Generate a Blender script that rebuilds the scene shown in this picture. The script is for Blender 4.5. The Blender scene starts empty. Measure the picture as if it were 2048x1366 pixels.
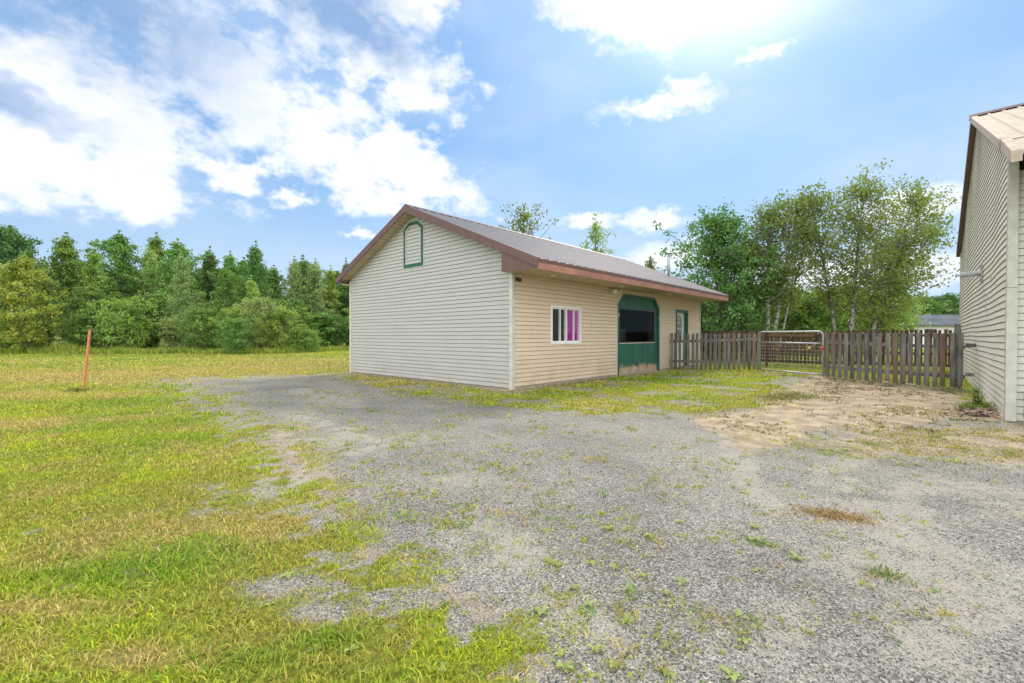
import bpy, math, random
import numpy as np
from math import radians as rad, sin, cos, pi
from mathutils import Vector, Matrix
random.seed(7)
C = bpy.context.scene
COL = C.collection

# ------------------------------------------------------------------ camera
cam = bpy.data.cameras.new('camera')
cam.sensor_width = 36.0
cam.lens = 16.09
cam.clip_end = 2000
camo = bpy.data.objects.new('camera', cam)
camo.location = (0, 0, 1.25)
camo.rotation_euler = (rad(90 - 0.72), 0, 0)
COL.objects.link(camo)
C.camera = camo

# ------------------------------------------------------------------ light
SUN_AZ, SUN_EL = 25.0, 43.0          # degrees right of the view direction (+Y), above the horizon
C.view_settings.view_transform = 'Standard'
C.view_settings.look = 'None'
C.view_settings.exposure = 0.55
C.view_settings.gamma = 1.0
w = bpy.data.worlds.new('World')
C.world = w
w.use_nodes = True
NT = w.node_tree
NT.nodes.clear()


class G:
    """tiny node-graph helper"""
    def __init__(s, nt): s.nt = nt
    def n(s, t, **k):
        nd = s.nt.nodes.new(t)
        for a, b in k.items(): setattr(nd, a, b)
        return nd
    def put(s, sock, v):
        if v is None: return
        if isinstance(v, bpy.types.NodeSocket): s.nt.links.new(v, sock)
        else: sock.default_value = v
    def m(s, op, a, b=None, c=None, clamp=False):
        nd = s.n('ShaderNodeMath', operation=op, use_clamp=clamp)
        for i, v in enumerate((a, b, c)): s.put(nd.inputs[i], v)
        return nd.outputs[0]
    def vm(s, op, a, b=None, sc=None):
        nd = s.n('ShaderNodeVectorMath', operation=op)
        s.put(nd.inputs[0], a); s.put(nd.inputs[1], b)
        if sc is not None: s.put(nd.inputs['Scale'], sc)
        return nd.outputs['Value'] if op in ('LENGTH', 'DOT_PRODUCT', 'DISTANCE') else nd.outputs[0]
    def mix(s, f, a, b, mode='MIX'):
        nd = s.n('ShaderNodeMix', data_type='RGBA', blend_type=mode)
        s.put(nd.inputs[0], f)
        for i, v in ((6, a), (7, b)):
            if isinstance(v, tuple) and len(v) == 3: v = (*v, 1)
            s.put(nd.inputs[i], v)
        return nd.outputs[2]
    def ramp(s, f, lo, hi, a=0.0, b=1.0, smooth=True):
        nd = s.n('ShaderNodeMapRange', interpolation_type='SMOOTHSTEP' if smooth else 'LINEAR')
        s.put(nd.inputs[0], f); nd.inputs[1].default_value = lo; nd.inputs[2].default_value = hi
        nd.inputs[3].default_value = a; nd.inputs[4].default_value = b
        return nd.outputs[0]
    def noise(s, vec, scale, detail=4, rough=.55, col=False, dist=0.0):
        nd = s.n('ShaderNodeTexNoise')
        s.put(nd.inputs['Vector'], vec); nd.inputs['Scale'].default_value = scale
        nd.inputs['Detail'].default_value = detail; nd.inputs['Roughness'].default_value = rough
        nd.inputs['Distortion'].default_value = dist
        return nd.outputs[1 if col else 0]
    def mapping(s, vec, loc=(0, 0, 0), rot=(0, 0, 0), sc=(1, 1, 1), t='POINT'):
        nd = s.n('ShaderNodeMapping', vector_type=t)
        s.put(nd.inputs[0], vec)
        nd.inputs[1].default_value = loc; nd.inputs[2].default_value = rot; nd.inputs[3].default_value = sc
        return nd.outputs[0]


def build_world():
    g = G(NT)
    sky = g.n('ShaderNodeTexSky', sky_type='NISHITA')
    sky.sun_disc = False
    sky.sun_elevation = rad(SUN_EL)
    sky.sun_rotation = rad(SUN_AZ)
    sky.air_density = 1.0; sky.dust_density = 1.2; sky.ozone_density = 2.0
    tc = g.n('ShaderNodeTexCoord').outputs['Generated']
    d = g.vm('NORMALIZE', tc)
    sp = g.n('ShaderNodeSeparateXYZ'); g.put(sp.inputs[0], d)
    dx, dy, dz = sp.outputs
    az = g.m('MULTIPLY', g.m('ARCTAN2', dx, dy), 57.2958)
    el = g.m('MULTIPLY', g.m('ARCSINE', dz), 57.2958)
    cb = g.n('ShaderNodeCombineXYZ'); g.put(cb.inputs[0], az); g.put(cb.inputs[1], el)
    P = cb.outputs[0]
    # wispy displacement of the cloud outlines, in degrees
    q = g.mapping(P, sc=(1, 1.5, 1))
    n1 = g.noise(q, .13, 2, .55, col=True)
    n2 = g.noise(q, .55, 2, .6, col=True)
    o1 = g.vm('MULTIPLY', g.vm('SUBTRACT', n1, (.5, .5, .5)), (8, 6, 0))
    o2 = g.vm('MULTIPLY', g.vm('SUBTRACT', n2, (.5, .5, .5)), (4, 3, 0))
    PS = g.vm('ADD', P, o2)
    PW = g.vm('ADD', PS, o1)
    def union(lst, src):
        a = None
        for c, r, rot in lst:
            v = g.mapping(src, loc=(c[0], c[1], 0), rot=(0, 0, rad(rot)), sc=(r[0], r[1], 1), t='TEXTURE')
            b = g.vm('LENGTH', v)
            a = b if a is None else g.m('MINIMUM', a, b)
        return g.m('SUBTRACT', 1.0, a)
    big = [((-50, 20), (24, 8.5), 0), ((-35, 27), (22, 5.0), -27), ((-60, 34), (18, 7), 0), ((-45, 14.5), (14, 4), 0),
           ((-16, 29.5), (12, 4.2), -14), ((-22, 34), (15, 6), -14), ((-11, 37), (5, 5), 0), ((-23.5, 22), (11, 4.5), -28), ((-13, 20), (11.5, 4.4), -26),
           ((-30, 17.3), (4.5, 2.6), 0), ((-18, 17.5), (7, 3.2), -10),
           ((12.5, 35.0), (11, 4.2), -12), ((20, 38.5), (6, 4), 0), ((60, 62), (24, 14), 0), ((-60, 60), (38, 14), 10)]
    small = [((18, 25.4), (9.5, 1.5), 0), ((20.5, 26.8), (3.5, 1.6), 0), ((28.5, 28.2), (3.4, .8), 2),
             ((9.3, 14.0), (4.5, 1.3), 0), ((17, 13.6), (5.4, 1.5), 0), ((18.5, 9.3), (7, 2.6), 8), ((41, 12.0), (6, 2.6), 0),
             ((37, 6.5), (15, 3), 0), ((-18.3, 12.0), (2.3, .8), 0), ((-25.5, 15.0), (3.2, 1.2), 0), ((-43, 13.7), (5, 1.2), 0)]
    f1 = union(big, PW)
    f2 = union(small, PS)
    nf = g.noise(q, .22, 6, .60)
    nfc = g.m('SUBTRACT', nf, .5)
    a1 = g.m('POWER', g.ramp(g.m('MULTIPLY_ADD', nfc, 2.5, f1), -.06, .66), .85)
    a2 = g.ramp(g.m('MULTIPLY_ADD', nfc, 1.5, f2), -.02, .85)
    alpha = g.m('MAXIMUM', a1, a2)
    # unseen bright cloud bank added behind the camera to light the facing walls
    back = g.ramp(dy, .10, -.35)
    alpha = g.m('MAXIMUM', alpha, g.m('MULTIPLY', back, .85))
    # shaded blue-grey undersides
    dark = g.ramp(union([((-50, 31), (24, 8), -14), ((-23, 34), (15, 4.2), -16), ((-60, 19), (20, 2.5), 0)], PW), -.25, .6)
    ccol = g.mix(dark, (.80, .81, .83), (.21, .33, .54))
    ccol = g.mix(g.ramp(nf, .46, .62, 0, .40), ccol, (.56, .62, .72))
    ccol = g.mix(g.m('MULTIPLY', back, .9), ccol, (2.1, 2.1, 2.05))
    # brightening round the sun behind its cloud
    sv = (sin(rad(SUN_AZ)) * cos(rad(SUN_EL)), cos(rad(SUN_AZ)) * cos(rad(SUN_EL)), sin(rad(SUN_EL)))
    sd = g.vm('DOT_PRODUCT', d, sv)
    glow = g.m('POWER', g.ramp(sd, .945, 1.0, smooth=False), 2.4)
    skyc = g.vm('MULTIPLY', sky.outputs[0], (0.070, 0.075, 0.088))
    skyc = g.vm('DIVIDE', skyc, g.vm('ADD', g.vm('MULTIPLY', skyc, (1.75, 1.05, .62)), (1, 1, 1)))     # film shoulder of the bright aureole
    skyc = g.vm('ADD', g.vm('MULTIPLY', skyc, (.74, .78, .80)), (.085, .185, .305))
    skyc = g.mix(g.ramp(el, 24, -1, 0, .9), skyc, (.40, .53, .68))
    vl = g.ramp(g.noise(g.mapping(P, sc=(.7, 1.4, 1)), .07, 3, .5), .35, .75, 0, .50)
    skyc = g.mix(vl, skyc, (.50, .60, .74))
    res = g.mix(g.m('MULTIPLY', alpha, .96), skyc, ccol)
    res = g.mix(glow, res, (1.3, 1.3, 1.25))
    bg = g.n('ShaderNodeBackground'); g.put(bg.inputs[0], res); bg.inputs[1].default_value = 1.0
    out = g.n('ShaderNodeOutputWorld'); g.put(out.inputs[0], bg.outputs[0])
    w.cycles.sampling_method = 'MANUAL'; w.cycles.sample_map_resolution = 512


build_world()
sl = bpy.data.lights.new('sun', 'SUN')
sl.energy = 2.0
sl.angle = rad(14)
sl.color = (1.0, .94, .84)
so = bpy.data.objects.new('sun', sl)
so.rotation_euler = (rad(90 - SUN_EL), 0, rad(180 - SUN_AZ))
COL.objects.link(so)

# ------------------------------------------------------------------ noise in numpy (shared by ground masks and plants)
_rs = np.random.RandomState(11)
_T = _rs.rand(256, 256)


def vnoise(x, y):
    xi = np.floor(x).astype(int); yi = np.floor(y).astype(int)
    fx = x - xi; fy = y - yi
    fx = fx * fx * (3 - 2 * fx); fy = fy * fy * (3 - 2 * fy)
    a = _T[xi & 255, yi & 255]; b = _T[(xi + 1) & 255, yi & 255]
    c = _T[xi & 255, (yi + 1) & 255]; d = _T[(xi + 1) & 255, (yi + 1) & 255]
    return a + (b - a) * fx + (c - a) * fy + (a - b - c + d) * fx * fy


def fbm(x, y, s, o=4, seed=0):
    r = 0; amp = .5; tot = 0
    for k in range(o):
        r = r + amp * vnoise(x * s + 17.3 * k + seed * 5.7, y * s - 9.1 * k + seed * 3.3)
        tot += amp; amp *= .55; s *= 2.03
    return r / tot


def sst(v, a, b):
    t = np.clip((v - a) / (b - a), 0, 1)
    return t * t * (3 - 2 * t)


def sdf(poly, x, y):
    """signed distance to a polygon, positive inside"""
    d = np.full(x.shape, 1e9); ins = np.zeros(x.shape, bool)
    n = len(poly)
    for i in range(n):
        ax, ay = poly[i]; bx, by = poly[(i + 1) % n]
        ex, ey = bx - ax, by - ay
        wx, wy = x - ax, y - ay
        t = np.clip((wx * ex + wy * ey) / (ex * ex + ey * ey), 0, 1)
        d = np.minimum(d, np.hypot(wx - ex * t, wy - ey * t))
        c = ((ay <= y) & (by > y)) | ((by <= y) & (ay > y))
        with np.errstate(divide='ignore', invalid='ignore'):
            xx = ax + (y - ay) / (ey if ey != 0 else 1e-9) * ex
        ins ^= c & (x < xx)
    return np.where(ins, d, -d)


def segd(a, b, x, y):
    ex, ey = b[0] - a[0], b[1] - a[1]
    t = np.clip(((x - a[0]) * ex + (y - a[1]) * ey) / (ex * ex + ey * ey), 0, 1)
    return np.hypot(x - a[0] - ex * t, y - a[1] - ey * t)


def gauss(x, y, cx, cy, rx, ry=None):
    ry = ry or rx
    return np.exp(-((x - cx) / rx) ** 2 - ((y - cy) / ry) ** 2)


# house and neighbour frames: V runs along the front wall away from the camera, U runs to the back left
ANG = math.atan2(.738, .675)
P0 = (0.0, 10.49)
V = (.675, .738); U = (-.738, .675)
R0 = (7.27, 6.70)
RANG = rad(90 - 41.95)
LAWN_EDGE = [(-9.9, 13.5), (-8.47, 11.67), (-5.9, 8.94), (-4.12, 6.81), (-2.97, 5.5), (-1.84, 3.97), (-1.24, 3.11),
             (-.9, 2.55), (-.58, 2.25), (-.28, 2.05), (-.07, 1.82), (.01, 1.65), (.1, -8)]
PAD = LAWN_EDGE + [(60, -8), (60, 2), (8, 5.5), (7.4, 6.9), (10.6, 10.6), (8.8, 13), (5.8, 16.8), (0, 10.49), (-5.47, 15.46), (-7, 14.3)]
STRIP = [(.06, 10.1), (3.18, 13.9), (5.34, 16.2), (8.04, 15.2), (8.7, 13.0), (7.3, 11.6), (6.3, 10.4), (5.53, 8.94), (4.4, 7.7), (2.83, 7.1),
         (1.5, 6.9), (.0, 8.0), (-2.1, 9.3), (-5.0, 12.9), (-5.8, 15.2)]
SAND = [(6.2, 10.6), (8.6, 13.2), (10.4, 12.0), (10.0, 10.1), (7.3, 6.8), (6.0, 6.2), (4.6, 6.3), (3.5, 5.6), (2.5, 4.9), (2.7, 6.6), (3.9, 7.8), (5.2, 9.0)]
WEEDR = [(4.2, 6.3), (6.3, 7.0), (7.2, 6.4), (7.6, 4.4), (4.6, 3.9), (3.9, 4.3), (3.4, 4.7), (3.2, 5.4)]
DUST = [(-2.62, 6.25, .6, .5), (-2.0, 5.64, .6, .4), (-1.74, 5.25, .5, .3), (-.67, 3.97, .4, .25), (-1.84, 3.97, .4, .3), (2.86, 3.29, .3, .5),
        (2.55, 3.0, .2, .5), (2.12, 2.5, .35, .2), (1.66, 1.91, .3, .2), (1.25, 1.98, .25, .2), (1.28, 1.7, .3, .15), (2.0, 2.1, .35, .2),
        (-.23, 2.8, .25, .4), (.07, 2.55, .2, .3), (.3, 1.95, .2, .2), (3.9, 3.2, .8, .25), (3.4, 3.7, .6, .2), (1.5, 1.55, .4, .15)]
STREAKS = [((-.88, 4.91), (-.2, 4.4), .07, .8), ((-.2, 4.4), (.07, 4.04), .06, .7), ((1.25, 3.9), (1.56, 3.6), .09, 1.2), ((1.56, 3.6), (1.85, 3.3), .10, 1.2),
           ((.39, 3.36), (.6, 3.11), .06, 1.1), ((.6, 3.11), (.84, 2.87), .08, 1.1), ((.25, 2.9), (.45, 2.4), .10, .6), ((.45, 2.4), (.7, 2.1), .14, .55),
           ((.3, 2.1), (1.0, 2.0), .16, .6), ((.25, 1.8), (.6, 1.65), .12, .6), ((-.5, 3.4), (.2, 2.7), .35, .35), ((-1.6, 5.1), (-.5, 3.6), .4, .35),
           ((-2.6, 6.0), (-1.5, 5.6), .25, .35), ((-4.2, 10.2), (-3.0, 9.4), .25, .5), ((-3.2, 8.2), (-2.0, 7.4), .12, .45), ((-.9, 7.2), (1.4, 6.0), .25, .35),
           ((1.8, 4.35), (3.2, 4.9), .3, .3), ((0, 4.8), (1.0, 4.6), .1, .4)]
TRACKS = [((3.6, 6.3), (2.5, 5.1), .18), ((2.5, 5.1), (2.05, 4.0), .12), ((2.05, 4.0), (1.9, 3.3), .10), ((4.0, 5.0), (3.0, 4.3), .12), ((3.0, 4.3), (2.6, 3.9), .08),
          ((2.9, 3.9), (2.75, 3.2), .13), ((2.75, 3.2), (2.4, 2.8), .13), ((-3.5, 7.4), (-1.7, 5.0), .25), ((-5.0, 10.5), (-2.8, 8.2), .3)]


def ground_z(x, y):
    z = .14 * np.exp(-((x - 8.3) ** 2 + (y - 14.2) ** 2) / (2 * 1.6 ** 2))
    z = z + .012 * (fbm(x, y, .8, 3, 4) - .5) * 2
    far = np.clip((np.hypot(x, y) - 18) / 60, 0, 1)
    z = z + far * .5 * (fbm(x, y, .03, 2, 9) - .5)
    return z


def gz(x, y):
    return float(ground_z(np.array([x * 1.0]), np.array([y * 1.0]))[0])


def masks(x, y):
    """veg 0..1 (plant cover), sand 0..1, dust 0..1"""
    wob = (fbm(x, y, 1.1, 4, 1) - .5)
    k = np.clip(y * .11, .22, 1.2)
    d0 = sdf(PAD, x, y)
    d = d0 + wob * .7 * k
    ns = fbm(x, y, 11.0, 4, 71)
    pl = 1 - sst(d, -1.5 * k, 1.0 * k)
    lawn = sst(pl + (ns - .5) * 1.5, .15, .95)
    fr = np.exp(-np.clip(d, 0, 9) / (.32 + .75 * k)) * .85          # thinning fringe
    fr = fr * sst(fbm(x, y, 4.0, 4, 2), .40, .64)
    st = sst(sdf(STRIP, x, y) + wob * 1.0, -.5, .5)
    st = st * (.40 + .60 * sst(fbm(x, y, 2.2, 4, 3), .32, .58))
    wd = sst(sdf(WEEDR, x, y) + wob * 1.2, -.3, .6) * .55 * sst(fbm(x, y, 2.0, 4, 5), .30, .65)
    veg = np.clip(np.maximum(np.maximum(lawn, fr), np.maximum(st, wd)), 0, 1)
    bare = sst(fbm(x, y, .9, 4, 12), .60, .74) * np.exp(-((y - 2.6) / 3.0) ** 2) * sst(d, -1.6, -.3)
    bare = np.maximum(bare, gauss(x, y, -1.15, 2.28, .28, .12) + gauss(x, y, -.85, 2.05, .2, .1))
    veg = veg * (1 - .8 * np.clip(bare, 0, 1))
    sand = sst(sdf(SAND, x, y) + wob * 1.2, -.5, .5)
    sand = np.maximum(sand, .48 * np.exp(-((d0 - .1) / (1.0 * k)) ** 2))
    sand = np.maximum(sand, .62 * sst(sdf(WEEDR, x, y) + wob, -.5, .7))
    near_wall = np.exp(-np.clip(segd(P0, (P0[0] + V[0] * 8.5, P0[1] + V[1] * 8.5), x, y), 0, 9) / .35)
    near_wall = np.maximum(near_wall, np.exp(-segd(P0, (-5.47, 15.46), x, y) / .5))
    sand = np.clip(np.maximum(sand, near_wall * .9), 0, 1)
    veg = veg * (1 - .75 * sst(near_wall, .45, .9))
    sand_bare = sst(sdf(SAND, x, y) + wob * .9, -.1, .5)
    veg = veg * (1 - .88 * sand_bare * sst(fbm(x, y, 2.2, 3, 14), .25, .5))
    du = 0
    for cx, cy, rx, ry in DUST:
        du = du + .85 * gauss(x, y, cx, cy, rx, ry)
    for a, b, r in TRACKS:
        du = du + 2.0 * np.exp(-(segd(a, b, x, y) / (r * .8)) ** 2)
    du = np.clip(du, 0, 1.1) * (.30 + .9 * sst(fbm(x, y, 4.2, 5, 7), .36, .62)) + (.38 + .25 * sst(x, .8, 3.5)) * sst(fbm((x * .78 + y * .62) * 1.6, (y * .78 - x * .62) * .45, 1.2, 6, 8), .42, .68)
    return veg, sand, np.clip(du, 0, 1)


def streaks(x, y):
    sk = 0
    for a, b, r, v in STREAKS:
        sk = np.maximum(sk, v * np.exp(-(segd(a, b, x, y) / (r * 1.25)) ** 2))
    return sk * sst(fbm(x, y, 6.0, 3, 6), .32, .62)


DRY = [(-6.77, 6.43, 1.0, .5, .8), (-1.45, 1.76, .16, .07, 1.5), (-2.2, 2.09, .3, .08, 1.0), (-2.5, 2.8, .5, .3, .6), (-10.11, 9.69, 2, .8, .9),
       (-13.3, 15.0, 6, 1.6, .9), (-9, 18.2, 6, 1.6, .8), (-12, 12.6, 3, .8, .7), (-8, 24, 9, 2.0, .45), (-20, 22, 9, 1.6, .5), (-3.3, 5.1, .5, .35, .3),
       (-3.6, 12.0, 2.2, 2.2, .6), (1.2, 8.2, 1.6, .9, .5), (3.4, 7.4, 1.2, .5, .5), (-1.6, 3.2, .25, .5, .5), (-2.2, 1.75, .15, .12, .9), (-3.1, 4.4, .5, .15, .5)]
LUSH = [(-7.3, 8.6, 1.4, .7, .9), (-5.0, 7.2, .8, .8, .6), (-8.0, 11.0, 2.4, .8, .8), (-4.0, 5.4, .7, .5, .8), (-1.9, 2.6, .35, .35, 1.0), (-.75, 1.86, .12, .05, 1.3),
        (-2.2, 2.4, .4, .15, .9), (-22, 27, 8, 1.8, .8), (-24, 19.5, 7, .9, .7), (5, 14.0, 1.6, 1.0, .6), (3.5, 9.4, .5, .5, .6), (-1.0, 1.75, .2, .08, .7)]


def tone(x, y):
    """dry 0..1, lush 0..1 patches of the lawn"""
    dry = .55 * sst(fbm(x, y * 1.2, 1.3, 5, 21), .56, .74) + .5 * sst(fbm(x, y, 3.5, 3, 23), .60, .8)
    for a in DRY: dry = dry + a[4] * gauss(x, y, *a[:4])
    lush = 1.0 * sst(fbm(x * .8, y * 1.2, .7, 5, 22), .52, .70)
    for a in LUSH: lush = lush + a[4] * gauss(x, y, *a[:4])
    far = sst(np.hypot(x, y), 11, 20)
    dry = dry + .55 * far * (sst(fbm(x * .25, y * 1.3, .35, 4, 25), .42, .62) - .45)
    return np.clip(dry, 0, 1), np.clip(lush, 0, 1) * (1 - .8 * np.clip(dry, 0, 1))


LIME = np.array([.49, .53, .045]); GREEN = np.array([.18, .35, .03]); STRAW = np.array([.58, .45, .19]); OLIVE = np.array([.42, .37, .10])


def grass_col(x, y):
    dry, lush = tone(x, y)
    c = LIME[None, :] * np.ones((len(x), 1))
    ol = sst(fbm(x, y, 1.6, 3, 26), .45, .68) * .6
    c = c + (OLIVE - c) * ol[:, None]
    c = c + (GREEN - c) * lush[:, None] * .75
    c = c + (STRAW - c) * dry[:, None] * .7
    tan_ = .8 * sst(sdf(WEEDR, x, y), -1.0, .4)
    c = c + (np.array([.30, .25, .085]) - c) * tan_[:, None]
    return c


# ------------------------------------------------------------------ materials
def newmat(name):
    m = bpy.data.materials.new(name); m.use_nodes = True
    m.node_tree.nodes.clear()
    return m, G(m.node_tree)


def finish(g, col, rough=.6, metal=0.0, bump=None, bstr=.3, bdist=.01, spec=.5, extra=None):
    b = g.n('ShaderNodeBsdfPrincipled')
    if isinstance(col, tuple) and len(col) == 3: col = (*col, 1)
    g.put(b.inputs['Base Color'], col); g.put(b.inputs['Roughness'], rough); g.put(b.inputs['Metallic'], metal)
    b.inputs['Specular IOR Level'].default_value = spec
    if bump is not None:
        bn = g.n('ShaderNodeBump'); g.put(bn.inputs['Height'], bump)
        bn.inputs['Strength'].default_value = bstr; bn.inputs['Distance'].default_value = bdist
        g.put(b.inputs['Normal'], bn.outputs[0])
    o = g.n('ShaderNodeOutputMaterial'); g.put(o.inputs[0], b.outputs[0])
    return b


def objco(g): return g.n('ShaderNodeTexCoord').outputs['Object']


def mat_simple(name, col, rough=.6, metal=0.0, var=.12, sc=6.0, bstr=.15, spec=.5):
    m, g = newmat(name)
    co = objco(g)
    n = g.noise(co, sc, 5, .6)
    f = g.ramp(n, .3, .7)
    c = g.mix(f, tuple(v * (1 - var) for v in col), tuple(min(1, v * (1 + var)) for v in col))
    finish(g, c, rough, metal, g.noise(co, sc * 6, 4), bstr, .004, spec)
    return m


def mat_siding(name, col, dirt=(.40, .33, .24), low=.5):
    m, g = newmat(name)
    co = objco(g)
    st = g.noise(g.mapping(co, sc=(.6, .6, 9)), 1.2, 5, .6)            # faint board-to-board difference
    vt = g.noise(g.mapping(co, sc=(5, 5, .45)), 1.0, 5, .65)           # vertical wash marks
    c = g.mix(g.ramp(st, .3, .7), tuple(v * .95 for v in col), tuple(min(1, v * 1.04) for v in col))
    c = g.mix(g.m('MULTIPLY', g.ramp(vt, .5, .78), .22), c, tuple(v * .72 for v in col))
    sp = g.n('ShaderNodeSeparateXYZ'); g.put(sp.inputs[0], co)
    splash = g.m('MULTIPLY', g.ramp(sp.outputs[2], 1.0, 0.0), g.ramp(g.noise(co, 2.2, 6, .7), .38, .70))
    c = g.mix(g.m('MULTIPLY', splash, low), c, dirt)
    grain = g.noise(g.mapping(co, sc=(3, 3, 40)), 6, 3)
    finish(g, c, .55, 0, grain, .12, .003, .35)
    return m


def mat_wood(name, a, b, rough=.85):
    m, g = newmat(name)
    co = objco(g)
    oi = g.n('ShaderNodeObjectInfo').outputs['Random']
    sh = g.vm('ADD', co, g.vm('SCALE', (13.1, 7.7, 3.3), sc=oi))
    gr = g.noise(g.mapping(sh, sc=(22, 22, 1.3)), 1.6, 6, .65)
    big = g.noise(g.mapping(sh, sc=(3, 3, 1.2)), 1.2, 4)
    c = g.mix(g.ramp(gr, .3, .72), a, b)
    c = g.mix(g.m('MULTIPLY', g.ramp(big, .45, .7), .45), c, tuple(v * .55 for v in a))
    c = g.mix(1.0, c, g.ramp(oi, 0, 1, .72, 1.22, smooth=False), 'MULTIPLY')
    warm = g.m('MULTIPLY', g.ramp(g.m('FRACT', g.m('MULTIPLY', oi, 7.31)), .62, .9), .6)
    c = g.mix(warm, c, (.19, .12, .075))
    sp = g.n('ShaderNodeSeparateXYZ'); g.put(sp.inputs[0], co)
    alg = g.m('MULTIPLY', g.ramp(sp.outputs[2], .38, 0.0), g.ramp(g.noise(sh, 5, 4), .3, .65))
    c = g.mix(g.m('MULTIPLY', alg, .65), c, (.085, .10, .035))
    finish(g, c, rough, 0, gr, .5, .004, .2)
    return m


def mat_leaf(name, a, b, accent=None, acc=.1, trans=.26):
    m, g = newmat(name)
    at = g.n('ShaderNodeAttribute', attribute_name='tint').outputs['Fac']
    oi = g.n('ShaderNodeObjectInfo').outputs['Random']
    ps = g.n('ShaderNodeNewGeometry').outputs['Position']
    cl = g.ramp(g.noise(ps, .8, 4, .6), .35, .65)
    f = g.m('ADD', g.m('MULTIPLY', at, .6), g.m('MULTIPLY', cl, .4))
    c = g.mix(f, a, b)
    if accent: c = g.mix(g.m('MULTIPLY', g.ramp(at, 1 - acc * 2, 1.0), g.ramp(g.noise(ps, .5, 3), .42, .62)), c, accent)
    hs = g.n('ShaderNodeHueSaturation'); hs.inputs['Saturation'].default_value = .96
    g.put(hs.inputs['Hue'], g.ramp(oi, 0, 1, .482, .516, smooth=False)); g.put(hs.inputs['Value'], g.ramp(g.m('FRACT', g.m('MULTIPLY', oi, 5.7)), 0, 1, 1.05, 1.42, smooth=False))
    g.put(hs.inputs['Color'], c)
    c = hs.outputs[0]
    p = g.n('ShaderNodeBsdfPrincipled'); g.put(p.inputs['Base Color'], c); p.inputs['Roughness'].default_value = .5
    p.inputs['Specular IOR Level'].default_value = .35
    t = g.n('ShaderNodeBsdfTranslucent'); g.put(t.inputs[0], g.mix(1.0, c, (1.5, 1.45, .7), 'MULTIPLY'))
    mx = g.n('ShaderNodeMixShader'); mx.inputs[0].default_value = trans
    g.put(mx.inputs[1], p.outputs[0]); g.put(mx.inputs[2], t.outputs[0])
    o = g.n('ShaderNodeOutputMaterial'); g.put(o.inputs[0], mx.outputs[0])
    return m


def mat_bark(name, a, b, sc=(4, 4, 12), thr=(.45, .62)):
    m, g = newmat(name)
    co = objco(g)
    n = g.noise(g.mapping(co, sc=sc), 1.0, 5, .65)
    c = g.mix(g.ramp(n, *thr), a, b)
    finish(g, c, .85, 0, n, .5, .01, .2)
    return m


def mat_glass(name, tint=(.02, .025, .025), refl=1.0):
    m, g = newmat(name)
    fr = g.n('ShaderNodeFresnel'); fr.inputs[0].default_value = 1.5
    gl = g.n('ShaderNodeBsdfGlossy'); gl.inputs[0].default_value = (.85, .9, .9, 1); gl.inputs[1].default_value = .02
    bn = g.n('ShaderNodeBump'); g.put(bn.inputs['Height'], g.noise(objco(g), 1.5, 2)); bn.inputs['Strength'].default_value = .12; bn.inputs['Distance'].default_value = .02
    g.put(gl.inputs['Normal'], bn.outputs[0])
    tr = g.n('ShaderNodeBsdfTransparent'); tr.inputs[0].default_value = (.93, .95, .94, 1)
    mx = g.n('ShaderNodeMixShader'); g.put(mx.inputs[0], g.m('MULTIPLY', g.m('ADD', fr.outputs[0], .02), refl)); g.put(mx.inputs[1], tr.outputs[0]); g.put(mx.inputs[2], gl.outputs[0])
    o = g.n('ShaderNodeOutputMaterial'); g.put(o.inputs[0], mx.outputs[0])
    return m


def mat_vcol(name, trans=.3, rough=.6):
    m, g = newmat(name)
    c = g.n('ShaderNodeAttribute', attribute_name='col').outputs['Color']
    p = g.n('ShaderNodeBsdfPrincipled'); g.put(p.inputs['Base Color'], c); p.inputs['Roughness'].default_value = rough
    p.inputs['Specular IOR Level'].default_value = .1
    t = g.n('ShaderNodeBsdfTranslucent'); g.put(t.inputs[0], g.mix(1.0, c, (1.25, 1.25, .8), 'MULTIPLY'))
    mx = g.n('ShaderNodeMixShader'); mx.inputs[0].default_value = trans
    g.put(mx.inputs[1], p.outputs[0]); g.put(mx.inputs[2], t.outputs[0])
    o = g.n('ShaderNodeOutputMaterial'); g.put(o.inputs[0], mx.outputs[0])
    return m


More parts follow.
